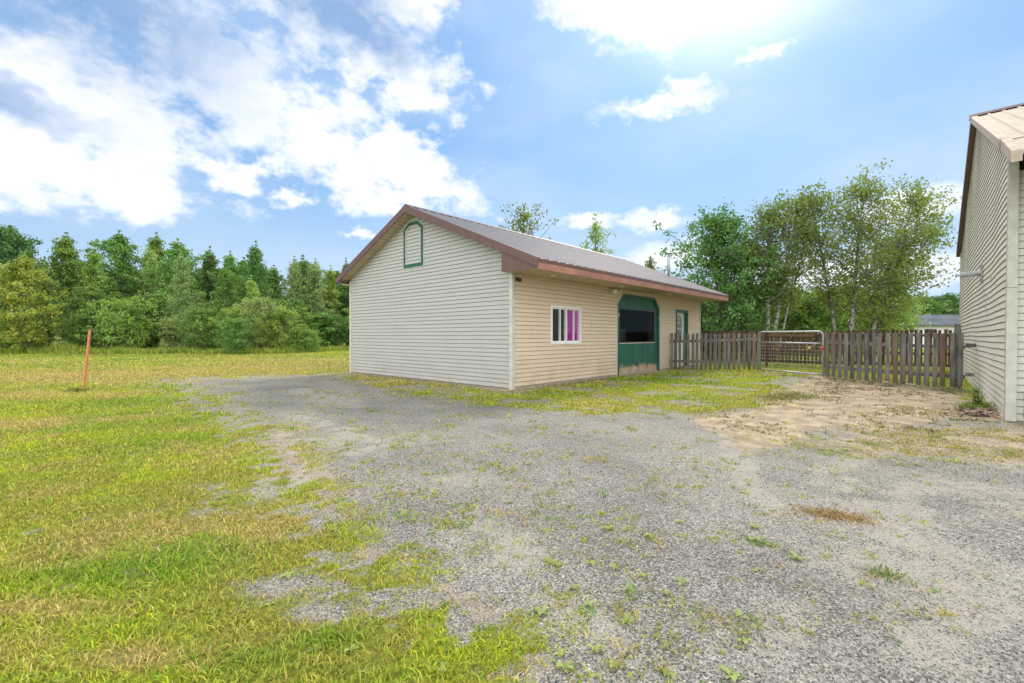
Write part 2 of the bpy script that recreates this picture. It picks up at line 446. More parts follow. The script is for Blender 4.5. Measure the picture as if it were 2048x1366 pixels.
def mat_ground():
    m, g = newmat('ground')
    co = g.n('ShaderNodeTexCoord').outputs['Object']
    veg = g.n('ShaderNodeAttribute', attribute_name='veg').outputs['Fac']
    sand = g.n('ShaderNodeAttribute', attribute_name='sand').outputs['Fac']
    dust = g.n('ShaderNodeAttribute', attribute_name='dust').outputs['Fac']
    gc = g.n('ShaderNodeAttribute', attribute_name='gcol').outputs['Color']
    # crushed stone: two sizes of chips
    def chips(sc):
        v = g.n('ShaderNodeTexVoronoi'); g.put(v.inputs['Vector'], co); v.inputs['Scale'].default_value = sc
        sp = g.n('ShaderNodeSeparateColor'); g.put(sp.inputs[0], v.outputs['Color'])
        return v.outputs['Distance'], sp.outputs[0], sp.outputs[1]
    d1, r1, q1 = chips(120); d2, r2, q2 = chips(260)
    cr = g.n('ShaderNodeValToRGB'); g.put(cr.inputs[0], r1)
    e = cr.color_ramp.elements
    e[0].position = 0; e[0].color = (.05, .052, .054, 1); e[1].position = 1; e[1].color = (.72, .69, .63, 1)
    for pz, cc in ((.35, (.15, .152, .155, 1)), (.7, (.34, .335, .32, 1)), (.92, (.50, .475, .43, 1))):
        k = e.new(pz); k.color = cc
    stone = g.mix(g.ramp(r2, .35, .9, 0, .55), cr.outputs[0], (.42, .40, .36))
    big = g.noise(co, .7, 5, .6)
    stone = g.mix(1.0, stone, g.ramp(big, .3, .7, .72, 1.04), 'MULTIPLY')
    stone = g.mix(1.0, stone, (1.04, .985, .91), 'MULTIPLY')
    dn = g.noise(co, 9, 6, .7)
    fine = g.noise(co, 140, 3, .7)
    dcol = g.mix(g.ramp(fine, .3, .7), (.33, .29, .235), (.56, .505, .42))
    df = g.ramp(g.m('ADD', g.m('MULTIPLY', dust, .8), g.m('ADD', g.m('MULTIPLY', g.m('SUBTRACT', dn, .5), 2.0), g.m('MULTIPLY', g.m('SUBTRACT', q1, .5), .9))), .10, 1.05)
    df = g.m('MULTIPLY', df, .88)
    c = g.mix(df, stone, dcol)
    # bare sandy soil
    sn = g.noise(co, 3.0, 7, .68)
    scol = g.mix(g.ramp(sn, .35, .68), (.34, .255, .165), (.60, .48, .335))
    scol = g.mix(g.ramp(g.noise(co, 38, 4, .7), .55, .75), scol, (.20, .15, .095))
    sf = g.ramp(g.m('ADD', sand, g.m('MULTIPLY', g.m('SUBTRACT', dn, .5), .9)), .3, .8)
    c = g.mix(sf, c, scol)
    # thatch between the blades
    th = g.noise(co, 26, 6, .75)
    th2 = g.noise(co, 110, 3, .7)
    gcol = g.mix(g.ramp(th, .32, .68), g.mix(1.0, gc, (.26, .29, .24), 'MULTIPLY'), g.mix(1.0, gc, (.72, .72, .6), 'MULTIPLY'))
    gcol = g.mix(g.m('MULTIPLY', g.ramp(th2, .55, .75), .5), gcol, (.40, .32, .17))
    vf = g.ramp(g.m('ADD', veg, g.m('MULTIPLY', g.m('SUBTRACT', g.noise(co, 14, 5, .7), .5), 1.3)), .40, .85)
    c = g.mix(vf, c, gcol)
    h = g.m('ADD', g.m('MULTIPLY', d1, .8), g.m('MULTIPLY', d2, .35))
    h = g.m('ADD', h, g.m('MULTIPLY', dn, 1.2))
    h = g.m('ADD', h, g.m('MULTIPLY', th, g.m('MULTIPLY', vf, 1.5)))
    finish(g, c, .92, 0, h, .8, .012, .15)
    return m


M = dict(
    siding=mat_siding('cream_vinyl', (.45, .45, .42)),
    siding_front=mat_siding('warm_lit_vinyl', (.69, .56, .425), (.42, .33, .22), .5),  # same siding as the gable, with warm light put into its colour
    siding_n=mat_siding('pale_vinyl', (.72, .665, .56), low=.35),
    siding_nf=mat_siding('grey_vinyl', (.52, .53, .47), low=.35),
    trim=mat_simple('trim', (.56, .52, .455), .5),
    trim_n=mat_simple('post_trim', (.50, .49, .42), .5),
    white=mat_simple('white_paint', (.80, .80, .78), .4, var=.04),
    brown=mat_simple('brown_metal', (.145, .075, .06), .42, .1),
    salmon=mat_simple('faded_brown_metal', (.37, .175, .125), .5, .1, var=.18, sc=2.5),
    roof=mat_simple('roof_metal', (.235, .215, .217), .33, .3, var=.05, sc=1.2, bstr=.0),
    roof_n=mat_simple('tan_roof_metal', (.47, .385, .30), .65, 0, spec=.2),
    soffit=mat_simple('soffit_vinyl', (.50, .405, .29), .55),
    green=mat_simple('green_paint', (.020, .100, .070), .42, var=.2, sc=3),
    dark=mat_simple('dark_interior', (.035, .035, .035), .8),
    black=mat_simple('black_plastic', (.02, .02, .022), .35),
    glass=mat_glass('glass', refl=.12), glass_dark=mat_glass('tinted_glass', refl=.02),
    galv=mat_simple('galvanised_steel', (.42, .44, .45), .45, .6, var=.15, sc=9),
    wood=mat_wood('weathered_wood', (.10, .092, .085), (.27, .255, .235)),
    wood_brown=mat_wood('brown_stained_wood', (.075, .042, .032), (.16, .095, .07)),
    red=mat_simple('red_plastic', (.55, .03, .02), .4),
    yellow=mat_simple('yellow_strap', (.75, .55, .05), .6),
    orange=mat_simple('orange_paint', (.55, .20, .09), .6, var=.12, sc=14),
    concrete=mat_simple('concrete', (.34, .30, .25), .9, sc=12),
    lens=mat_simple('lamp_glass', (.75, .72, .62), .25, var=.05),
    shingle=mat_simple('grey_roofing', (.12, .13, .14), 1.0, var=.25, sc=1.0, spec=.05),
    white_far=mat_simple('white_siding', (.70, .71, .69), .6, var=.04),
    curtain=mat_simple('magenta_curtain', (.46, .015, .38), .8),
    bark=mat_bark('bark', (.10, .085, .07), (.22, .20, .17)),
    birch=mat_bark('birch_bark', (.06, .055, .048), (.30, .29, .265), (4, 4, 9), (.40, .56)),
    leaf=mat_leaf('leaf_green', (.06, .13, .028), (.19, .34, .06)),
    leaf_dark=mat_leaf('leaf_dark', (.05, .115, .03), (.13, .24, .055)),
    leaf_light=mat_leaf('leaf_light', (.10, .19, .034), (.29, .43, .08), (.42, .42, .07), .15),
    leaf_yellow=mat_leaf('leaf_yellow', (.12, .20, .03), (.38, .46, .07), (.60, .50, .08), .2),
    leaf_grey=mat_leaf('leaf_greygreen', (.15, .24, .075), (.33, .44, .15)),
    leaf_birch=mat_leaf('leaf_birch', (.085, .13, .028), (.21, .26, .055), (.34, .24, .06), .12, .45),
    plant=mat_vcol('plants', .3),
    stone=mat_vcol('stones', 0.0, .8),
)


def mat_panel():
    """green board with the paint worn off along its foot"""
    m, g = newmat('worn_green_board')
    co = objco(g)
    sp = g.n('ShaderNodeSeparateXYZ'); g.put(sp.inputs[0], co)
    n = g.m('ADD', g.noise(co, 4.0, 8, .75), g.m('MULTIPLY', g.m('SUBTRACT', g.noise(co, 24, 5, .75), .5), .7))
    f = g.ramp(g.m('ADD', g.m('MULTIPLY', sp.outputs[2], -1.5), n), .06, .12)
    spots = g.ramp(g.noise(g.mapping(co, sc=(1, 1, 1)), 14, 6, .75), .63, .66)
    spots = g.m('MULTIPLY', spots, g.ramp(sp.outputs[2], .95, .3))
    bare = g.m('MAXIMUM', f, spots)
    gr = g.mix(g.ramp(g.noise(g.mapping(co, sc=(6, 6, .6)), 1.5, 5), .3, .7), (.020, .105, .072), (.036, .150, .105))
    wd = g.mix(g.ramp(g.noise(co, 12, 5), .3, .7), (.34, .25, .17), (.56, .44, .33))
    c = g.mix(bare, gr, wd)
    finish(g, c, .5, 0, g.m('ADD', g.noise(co, 30, 3), g.m('MULTIPLY', bare, -1.0)), .3, .004, .4)
    return m


M['panel'] = mat_panel()
M['ground'] = mat_ground()


# ------------------------------------------------------------------ mesh helpers
class MB:
    def __init__(s): s.v = []; s.f = []
    def add(s, vs, fs):
        o = len(s.v); s.v += [tuple(p) for p in vs]; s.f += [tuple(i + o for i in f) for f in fs]; return s
    def box(s, a, b):
        x0, y0, z0 = a; x1, y1, z1 = b
        return s.add([(x0, y0, z0), (x1, y0, z0), (x1, y1, z0), (x0, y1, z0), (x0, y0, z1), (x1, y0, z1), (x1, y1, z1), (x0, y1, z1)],
                     [(0, 3, 2, 1), (4, 5, 6, 7), (0, 1, 5, 4), (1, 2, 6, 5), (2, 3, 7, 6), (3, 0, 4, 7)])
    def hexa(s, p):
        return s.add(p, [(0, 3, 2, 1), (4, 5, 6, 7), (0, 1, 5, 4), (1, 2, 6, 5), (2, 3, 7, 6), (3, 0, 4, 7)])
    def quad(s, *p): return s.add(p, [tuple(range(len(p)))])
    def prism(s, poly, d):
        """extrude a closed 3-D polygon by vector d"""
        n = len(poly)
        q = [tuple(p[i] + d[i] for i in range(3)) for p in poly]
        return s.add(list(poly) + q, [tuple(range(n - 1, -1, -1)), tuple(range(n, 2 * n))] + [(i, (i + 1) % n, n + (i + 1) % n, n + i) for i in range(n)])
    def tube(s, pts, r, n=8, caps=True):
        pts = [Vector(p) for p in pts]
        rs = r if isinstance(r, (list, tuple)) else [r] * len(pts)
        o = len(s.v)
        up = Vector((0, 0, 1))
        for i, p in enumerate(pts):
            t = (pts[min(i + 1, len(pts) - 1)] - pts[max(i - 1, 0)])
            if t.length < 1e-9: t = Vector((0, 0, 1))
            t.normalize()
            a = t.cross(up)
            if a.length < .05: a = t.cross(Vector((1, 0, 0)))
            a.normalize(); b = t.cross(a)
            for k in range(n):
                w_ = 2 * pi * k / n
                s.v.append(tuple(p + (a * cos(w_) + b * sin(w_)) * rs[i]))
        for i in range(len(pts) - 1):
            for k in range(n):
                s.f.append((o + i * n + k, o + i * n + (k + 1) % n, o + (i + 1) * n + (k + 1) % n, o + (i + 1) * n + k))
        if caps:
            s.f.append(tuple(o + k for k in range(n))[::-1]); s.f.append(tuple(o + (len(pts) - 1) * n + k for k in range(n)))
        return s
    def build(s, name, mat, parent=None, smooth=False, bevel=0.0, label=None):
        me = bpy.data.meshes.new(name)
        me.from_pydata(s.v, [], s.f)
        me.materials.append(mat)
        if smooth: me.polygons.foreach_set('use_smooth', [True] * len(me.polygons))
        me.update()
        o = bpy.data.objects.new(name, me); COL.objects.link(o)
        if parent: o.parent = parent
        if bevel:
            b = o.modifiers.new('bevel', 'BEVEL'); b.width = bevel; b.segments = 2; b.limit_method = 'ANGLE'
        if label: o['label'] = label
        return o


def npmesh(name, verts, faces_flat, nper, mat, parent=None, tint=None, col=None):
    """fast mesh: verts (N,3); faces_flat index array; nper = loop count per face (array)"""
    me = bpy.data.meshes.new(name)
    me.vertices.add(len(verts)); me.vertices.foreach_set('co', verts.astype(np.float32).ravel())
    me.loops.add(len(faces_flat)); me.loops.foreach_set('vertex_index', faces_flat.astype(np.int32))
    me.polygons.add(len(nper))
    st = np.concatenate([[0], np.cumsum(nper)[:-1]]).astype(np.int32)
    me.polygons.foreach_set('loop_start', st)
    me.update(calc_edges=True)
    if tint is not None:
        a = me.attributes.new('tint', 'FLOAT', 'FACE'); a.data.foreach_set('value', tint.astype(np.float32))
    if col is not None:
        a = me.attributes.new('col', 'FLOAT_COLOR', 'POINT')
        a.data.foreach_set('color', np.concatenate([col, np.ones((len(col), 1))], 1).astype(np.float32).ravel())
    me.materials.append(mat)
    o = bpy.data.objects.new(name, me); COL.objects.link(o)
    if parent: o.parent = parent
    return o


def tag(o, label=None, cat=None, group=None, kind=None):
    if label: o['label'] = label
    if cat: o['category'] = cat
    if group: o['group'] = group
    if kind: o['kind'] = kind
    return o


def empty(name, loc=(0, 0, 0), rz=0.0):
    o = bpy.data.objects.new(name, None); o.location = loc; o.rotation_euler = (0, 0, rz)
    o.empty_display_size = .3
    COL.objects.link(o)
    return o


# ------------------------------------------------------------------ ground
def axis(parts):
    r = []
    for a, b, n in parts: r += list(np.linspace(a, b, n, endpoint=False))
    return np.array(r + [parts[-1][1]])


def build_ground():
    xs = axis([(-600, -120, 10), (-120, -40, 20), (-40, -14, 60), (-14, -5, 90), (-5, 5, 190), (5, 12, 80), (12, 40, 60), (40, 120, 20), (120, 600, 10)])
    ys = axis([(-200, -20, 8), (-20, 1, 20), (1, 6, 110), (6, 16, 110), (16, 45, 80), (45, 120, 25), (120, 900, 12)])
    X, Y = np.meshgrid(xs, ys)
    x = X.ravel(); y = Y.ravel()
    z = ground_z(x, y)
    nx, ny = len(xs), len(ys)
    i = np.arange(nx * ny).reshape(ny, nx)
    f = np.stack([i[:-1, :-1], i[:-1, 1:], i[1:, 1:], i[1:, :-1]], -1).reshape(-1)
    me = npmesh('ground', np.stack([x, y, z], 1), f, np.full((nx - 1) * (ny - 1), 4), M['ground'])
    veg, sand, dust = masks(x, y)
    for nme, arr in (('veg', veg), ('sand', sand), ('dust', dust)):
        a = me.data.attributes.new(nme, 'FLOAT', 'POINT'); a.data.foreach_set('value', arr.astype(np.float32))
    gcl = grass_col(x, y)
    a = me.data.attributes.new('gcol', 'FLOAT_COLOR', 'POINT')
    a.data.foreach_set('color', np.concatenate([gcl, np.ones((len(gcl), 1))], 1).astype(np.float32).ravel())
    me.data.polygons.foreach_set('use_smooth', np.ones(len(me.data.polygons), bool))
    me['kind'] = 'structure'


build_ground()

# ------------------------------------------------------------------ siding
GV = .015
def siding(mb, org, ax, nr, z0, z1, ext, breaks=(), openings=(), pitch=.1016, step=0, wav=0.0, hw=.014):
    """lap siding on a vertical wall. ext(z)->(a,b) along ax; openings: f(z)->(a,b) or None"""
    ax = Vector(ax); nr = Vector(nr); org = Vector(org)
    zs = {z0, z1}
    k = 0
    while z0 + k * pitch < z1:
        zs.add(z0 + k * pitch); zs.add(min(z1, z0 + k * pitch + GV)); k += 1
    for b in breaks:
        if z0 < b < z1: zs.add(b)
    zs = sorted(zs)
    def offs(z, top):
        r = (z - z0) / pitch
        k_ = math.floor(r + 1e-6); fr = r - k_
        if top and fr < 1e-4: fr = 1.0
        return hw * (1.0 - .85 * fr) + .001
    def pt(a, z, o):
        d = 0
        if wav: d = wav * (sin(a * 1.3 + z * .5) * .6 + sin(a * 2.9 + z * 1.1 + 1) * .4) * .3
        dz = wav * (sin(a * .9 + 1.3) * .5 + sin(a * 2.0 + .4) * .25) * min(1, z * .4)
        return tuple(org + ax * a + nr * (o + d) + Vector((0, 0, z + dz)))
    for zi in range(len(zs) - 1):
        za, zb = zs[zi], zs[zi + 1]
        if zb - za < 1e-5: continue
        zm = (za + zb) / 2
        groove = ((zm - z0) % pitch) < GV
        ea = ext(za + 1e-5); eb = ext(zb - 1e-5)
        if ea[1] - ea[0] <= 0 and eb[1] - eb[0] <= 0: continue
        cuts = []
        for op in openings:
            a_ = op(za + 1e-5); b_ = op(zb - 1e-5)
            if a_ and b_: cuts.append((a_[0], b_[0], a_[1], b_[1]))
        cuts.sort()
        spans = []
        cl = (ea[0], eb[0])
        for c in cuts:
            spans.append((cl[0], cl[1], c[0], c[1])); cl = (c[2], c[3])
        spans.append((cl[0], cl[1], ea[1], eb[1]))
        for (a0, a1, b0, b1) in spans:
            if b0 - a0 <= 1e-4 and b1 - a1 <= 1e-4: continue
            n = max(1, int((b0 - a0) / step)) if step else 1
            for q in range(n):
                t0, t1 = q / n, (q + 1) / n
                l0, l1 = a0 + (b0 - a0) * t0, a1 + (b1 - a1) * t0
                r0, r1 = a0 + (b0 - a0) * t1, a1 + (b1 - a1) * t1
                if groove:
                    o = -.012
                    mb.quad(pt(l0, za, o), pt(r0, za, o), pt(r1, zb, o), pt(l1, zb, o))
                    oo = hw * (1 - .85 * GV / pitch) + .001
                    if abs(((zb - z0) % pitch) - GV) < 1e-4:      # the lip above the groove
                        mb.quad(pt(l1, zb, o), pt(r1, zb, o), pt(r1, zb, oo), pt(l1, zb, oo))
                else:
                    f0 = ((za - z0) % pitch) / pitch; f1 = f0 + (zb - za) / pitch
                    oa, ob = hw * (1 - .85 * f0) + .001, hw * (1 - .85 * f1) + .001
                    mb.quad(pt(l0, za, oa), pt(r0, za, oa), pt(r1, zb, ob), pt(l1, zb, ob))


def ribbed(mb, x0, x1, p0, p1, nrm, pitch=.30, rib=.03, minor=False, th=.03):
    """ribbed sheet: x runs x0..x1, cross direction p0->p1 in (y,z); nrm (y,z) outwards"""
    prof = []
    x = x0
    while x < x1:
        prof += [(x, 0), (x + .012, rib), (x + .048, rib), (x + .060, 0)]
        if minor:
            for m_ in (.105, .165): prof += [(x + m_, 0), (x + m_ + .006, .005), (x + m_ + .016, .005), (x + m_ + .022, 0)]
        x += pitch
    prof = [(min(a, x1), b) for a, b in prof] + [(x1, 0)]
    n = len(prof); o = len(mb.v)
    for (a, h) in prof:
        for p in (p0, p1): mb.v.append((a, p[0] + nrm[0] * h, p[1] + nrm[1] * h))
    for i in range(n - 1):
        if prof[i + 1][0] - prof[i][0] > 1e-6: mb.f.append((o + 2 * i, o + 2 * i + 2, o + 2 * i + 3, o + 2 * i + 1))
    q = [(p[0] - nrm[0] * th, p[1] - nrm[1] * th) for p in (p0, p1)]
    mb.add([(x0, *q[0]), (x1, *q[0]), (x1, *q[1]), (x0, *q[1]), (x0, *p0), (x1, *p0), (x1, *p1), (x0, *p1)],
           [(0, 3, 2, 1), (0, 1, 5, 4), (2, 3, 7, 6), (0, 4, 7, 3), (1, 2, 6, 5)])


# ------------------------------------------------------------------ the house
def build_house():
    H = empty('garage_building', (P0[0], P0[1], 0), ANG)
    tag(H, 'low tan sided outbuilding with brown ribbed metal roof and green boarded-up garage opening', 'building')
    L, W, AP, S, OV = 11.52, 7.39, 4.86, .4217, .33
    RY = 3.70
    def rz_(y): return AP - S * abs(y - RY)
    ysR, ysL = -1.02, 7.67
    zs = 2.68
    # --- gable wall towards the lawn (x = 0, runs along +y)
    under = .14
    def ext(z):
        k = (AP - under - z) / S
        return (max(0, RY - k), min(W, RY + k))
    mb = MB()
    siding(mb, (0, 0, 0), (0, 1, 0), (-1, 0, 0), .03, AP - under - .02, ext, breaks=(AP - under - S * RY, AP - under - S * (W - RY)), step=1.2, wav=.006)
    gw = mb.build('wall', M['siding'], H, label='pale gable wall of narrow horizontal siding')
    # back gable and rear wall
    mb = MB(); siding(mb, (L, 0, 0), (0, 1, 0), (1, 0, 0), .03, AP - under - .02, ext, breaks=(AP - under - S * RY, AP - under - S * (W - RY)), pitch=.2032); mb.build('wall', M['siding'], H)
    mb = MB(); siding(mb, (0, W, 0), (1, 0, 0), (0, 1, 0), .03, rz_(W) - .16, lambda z: (0, L), pitch=.2032); mb.build('wall', M['siding'], H)
    # --- front wall (y = 0)
    def rect(a, b, z0, z1): return lambda z: (a, b) if z0 < z < z1 else None
    gx0, gx1, gtop, gsh = 4.76, 7.70, 2.56, 2.21
    def octo(z):
        if z > gtop: return None
        k = 0 if z < gsh else (z - gsh)
        return (gx0 + k, gx1 - k)
    wx0, wx1, wz0, wz1 = 1.44, 2.78, 1.03, 2.02
    dx0, dx1, dz1 = 9.12, 10.27, 2.24
    mb = MB()
    siding(mb, (0, 0, 0), (1, 0, 0), (0, -1, 0), .06, zs, lambda z: (0, L), breaks=(gsh, gtop, wz0, wz1, dz1, .1),
           openings=(rect(wx0, wx1, wz0, wz1), octo, rect(dx0, dx1, -1, dz1)), step=1.2, wav=.005)
    mb.build('wall', M['siding_front'], H, label='front wall of narrow horizontal siding, warm light in its tan colour, under the deep eave')
    for x_, z_ in ((2.25, .37), (3.35, .16), (3.3, 1.48), (3.6, 2.09), (8.4, .5)):
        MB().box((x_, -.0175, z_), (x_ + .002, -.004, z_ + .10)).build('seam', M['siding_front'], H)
    mb = MB().box((.05, .0, -.1), (L - .05, .05, .055)).box((.0, .05, -.1), (.05, W - .05, .02)); mb.build('foundation', M['concrete'], H)
    # seams between siding lengths (short vertical butt joints), corner boards
    for (c0, c1) in (((-.034, -.034), (.062, .062)), ((-.03, W - .06), (.06, W + .034)), ((L - .06, -.034), (L + .034, .06))):
        top = zs - .002 if c0[1] < 1 else 3.08
        MB().box((c0[0], c0[1], .0), (c1[0], c1[1], top)).build('corner_trim', M['trim'], H, bevel=.006)
    for y, z in ((5.1, .36), (1.25, .26), (.62, .16)):
        MB().box((-.0175, y, z), (-.002, y + .006, z + .095)).build('seam', M['trim'], gw)
    # --- roof
    nR = (-S / math.hypot(1, S), 1 / math.hypot(1, S)); nL = (S / math.hypot(1, S), 1 / math.hypot(1, S))
    X0, X1 = -OV, L + .28
    mb = MB()
    ribbed(mb, X0, X1, (ysR - .03, rz_(ysR - .03)), (RY, AP), nR)
    ribbed(mb, X0, X1, (ysL + .03, rz_(ysL + .03)), (RY, AP), nL)
    roof = mb.build('roof', M['roof'], H)
    mb = MB()
    for s, yy in ((-1, RY - .16), (1, RY + .16)):
        z = rz_(yy) + .028
        mb.hexa([(X0 - .01, RY, AP + .03), (X1 + .01, RY, AP + .03), (X1 + .01, yy, z), (X0 - .01, yy, z),
                 (X0 - .01, RY, AP + .05), (X1 + .01, RY, AP + .05), (X1 + .01, yy, z + .012), (X0 - .01, yy, z + .012)])
    mb.build('ridge_cap', M['brown'], roof)
    # screws rows on the ribs are too fine to see; rake fascia
    def rake(x, th, sgn, h0, h1, y_end, name, mat):
        mbx = MB()
        ye = y_end
        a = [(x, RY, AP - h0), (x, ye, rz_(ye) - h0), (x, ye, rz_(ye) - h1), (x, RY, AP - h1)]
        mbx.prism(a, (th, 0, 0))
        return mbx.build(name, mat, H)
    for x, th in ((-OV - .025, .03), (X1 - .005, .03)):
        for ye in (ysR - .02, ysL + .02):
            rake(x, th, 1, -.02, .155, ye, 'fascia', M['brown'])
            rake(x + (.003 if x < 0 else 0), .024, 1, .155, .178, ye, 'fascia', M['brown'])
    # raked soffit under the gable overhang
    mb = MB()
    for y0, y1 in ((RY, W + .25), (RY, .02)):
        n = 26
        for i in range(n):
            a = y0 + (y1 - y0) * i / n; b = y0 + (y1 - y0) * (i + .90) / n; c = y0 + (y1 - y0) * (i + 1) / n
            mb.quad((-OV, a, rz_(a) - .15), (0, a, rz_(a) - .15), (0, b, rz_(b) - .15), (-OV, b, rz_(b) - .15))
            mb.quad((-OV, b, rz_(b) - .143), (0, b, rz_(b) - .143), (0, c, rz_(c) - .143), (-OV, c, rz_(c) - .143))
    mb.build('soffit', M['soffit'], H)
    # eave box along the front, its brown end, the flat soffit and lights
    e0 = ysR
    MB().prism([(-OV + .006, .02, zs + .0), (-OV + .006, e0, zs - .02), (-OV + .006, e0, rz_(e0) - .10), (-OV + .006, .02, rz_(.02) - .14)], (.02, 0, 0)).build('eave_end', M['brown'], H, label='dark brown boxed end of the front eave')
    MB().prism([(X1 - .03, .02, zs), (X1 - .03, e0, zs - .02), (X1 - .03, e0, rz_(e0) - .10), (X1 - .03, .02, rz_(.02) - .14)], (.02, 0, 0)).build('eave_end', M['brown'], H)
    sof = MB()
    n = 40
    for i in range(n):
        a = -OV + .03 + (X1 + OV - .06) * i / n; b = a + (X1 + OV - .06) / n * .965; c = a + (X1 + OV - .06) / n
        sof.quad((a, .0, zs), (b, .0, zs), (b, e0, zs - .02), (a, e0, zs - .02))
        sof.quad((b, .0, zs + .006), (c, .0, zs + .006), (c, e0, zs - .014), (b, e0, zs - .014))
    soff = sof.build('soffit', M['soffit'], H, label='flat tan soffit with three round downlights')
    for xx in (.9, 4.13, 7.34):
        t = MB().tube([(xx, -.5, zs - .022), (xx, -.5, zs - .008)], .085, 20); t.build('downlight', M['white'], soff, label=None)
    # front fascia: upper drip edge and the faded lower board in two lengths
    tz = rz_(ysR)
    MB().box((X0 + .002, ysR - .035, tz - .075), (X1 - .002, ysR - .012, tz - .005)).build('drip_edge', M['brown'], H)
    for a, b in ((X0, 7.3), (7.304, X1 - .003)):
        MB().prism([(a, ysR - .004, zs - .035), (a, ysR - .026, zs - .035), (a, ysR - .026, tz - .078), (a, ysR - .004, tz - .078)], (b - a, 0, 0)).build('fascia', M['salmon'], H, label='faded salmon pink fascia board under the front roof edge')
    # left eave
    MB().box((-OV + .004, W + .036, 2.955), (X1 - .01, ysL, 2.99)).build('soffit', M['soffit'], H)
    MB().box((-OV + .0, ysL - .01, 2.96), (X1, ysL + .015, rz_(ysL) - .02)).build('fascia', M['brown'], H)
    MB().box((-OV - .001, W + .02, 2.945), (-OV + .018, ysL - .012, 3.04)).build('eave_end', M['green'], H, label='green end piece of the rear eave')
    # stove pipe
    pz = rz_(.88)
    mb = MB().tube([(10.5, .88, pz - .05), (10.5, .88, 4.62)], .055, 16)
    ch = mb.build('chimney', M['galv'], roof, smooth=True, label='thin galvanised stove pipe with a flat cap')
    MB().tube([(10.5, .88, 4.64), (10.5, .88, 4.66), (10.5, .88, 4.70)], [.10, .10, .02], 16).build('cap', M['galv'], ch)
    # --- sliding window with a magenta curtain
    yo = -.03
    mb = MB()
    fw = .055
    mb.box((wx0, yo, wz0), (wx1, .07, wz0 + fw)); mb.box((wx0, yo, wz1 - fw), (wx1, .07, wz1))
    mb.box((wx0, yo + .001, wz0 + fw), (wx0 + fw, .07, wz1 - fw)); mb.box((wx1 - fw, yo + .001, wz0 + fw), (wx1, .07, wz1 - fw))
    mid = (wx0 + wx1) / 2
    mb.box((mid - .022, yo + .008, wz0 + fw), (mid + .022, .06, wz1 - fw))
    win = mb.build('window', M['white'], H, bevel=.004, label='white framed sliding window with magenta curtain')
    mb = MB()
    for a, q in ((wx0 + .42, .017), (wx1 - .30, .012)):
        mb.box((a - q, .0, wz0 + fw), (a + q, .05, wz1 - fw))
    for a, b in ((wx0 + fw, mid - .03), (mid + .03, wx1 - fw)):
        mb.box((a, .012, wz0 + fw), (b, .05, wz0 + fw + .03)); mb.box((a, .012, wz1 - fw - .03), (b, .05, wz1 - fw))
    mb.build('sash', M['white'], win)
    MB().box((wx0 + fw, .03, wz0 + fw), (wx1 - fw, .034, wz1 - fw)).build('glass', M['glass'], win)
    cu = MB(); CY = .052
    def curt(a, b):
        n = int((b - a) / .03)
        for i in range(n):
            x_, xn = a + i * .03, a + (i + 1) * .03
            cu.quad((x_, CY + .010 * (i % 2), wz0), (xn, CY + .010 * ((i + 1) % 2), wz0), (xn, CY + .010 * ((i + 1) % 2), wz1), (x_, CY + .010 * (i % 2), wz1))
    curt(mid + .0, wx1 - .02)
    cu.build('curtain', M['curtain'], win)
    MB().box((.1, 2.2, .02), (L - .1, 2.26, 2.9)).box((.1, .12, .03), (L - .1, 2.2, .06)).build('dark_backing', M['dark'], H)  # dark sheet and floor added to darken the view through the windows
    mb = MB()
    for a in (5.3, 6.3): mb.box((a, 2.1, 1.0), (a + .9, 2.19, 2.0))
    mb.box((6.9, 1.2, .06), (7.5, 1.8, 1.5)); mb.box((4.9, 1.0, .06), (6.4, 1.5, 1.2))
    mb.build('cabinet', mat_simple('dim_shelves', (.09, .10, .09), .7), H)
    # --- green boarded garage opening
    mb = MB()
    poly = [(gx0 + .012, gx0, 0)]
    P = lambda x, z, y: (x, y, z)
    lx0, lx1, lz0, lz1 = 4.96, 7.40, 1.03, 2.11
    yb = .045
    bx0, bx1 = gx0 + .1, gx1 - .1
    mb.box((bx0, yb, .03), (bx1, yb + .03, lz0)); mb.box((bx0, yb, lz0), (lx0, yb + .03, lz1)); mb.box((lx1, yb, lz0), (bx1, yb + .03, lz1))
    mb.prism([P(bx0, lz1, yb), P(bx1, lz1, yb), P(bx1, gsh - .0, yb), P(bx1 - .33, gtop - .08, yb), P(bx0 + .33, gtop - .08, yb), P(bx0, gsh, yb)], (0, .03, 0))
    pan = mb.build('garage_panel', M['panel'], H, label='dark green board with paint peeling along its foot and a wide black window')
    # frame of the opening: jambs and mitred head, proud of the siding
    fo = [(gx0, .0), (gx0, gsh), (gx0 + .35, gtop), (gx1 - .35, gtop), (gx1, gsh), (gx1, .0)]
    fi = [(gx0 + .10, .0), (gx0 + .10, gsh - .04), (gx0 + .39, gtop - .09), (gx1 - .39, gtop - .09), (gx1 - .10, gsh - .04), (gx1 - .10, .0)]
    mb = MB()
    for i in range(5):
        a, b, c, d = fo[i], fo[i + 1], fi[i + 1], fi[i]
        mb.prism([P(*a, -.02), P(*b, -.02), P(*c, -.02), P(*d, -.02)], (0, .09, 0))
    mb.build('panel_frame', M['green'], pan)
    so_ = [(gx0 - .028, .0), (gx0 - .028, gsh + .012), (gx0 + .338, gtop + .028), (gx1 - .338, gtop + .028), (gx1 + .028, gsh + .012), (gx1 + .028, 0)]
    mb = MB()
    for i in range(5):
        a, b, c, d = so_[i], so_[i + 1], fo[i + 1], fo[i]
        mb.prism([P(*a, -.022), P(*b, -.022), P(*c, -.022), P(*d, -.022)], (0, .03, 0))
    mb.build('trim', M['trim'], pan)
    mb = MB()
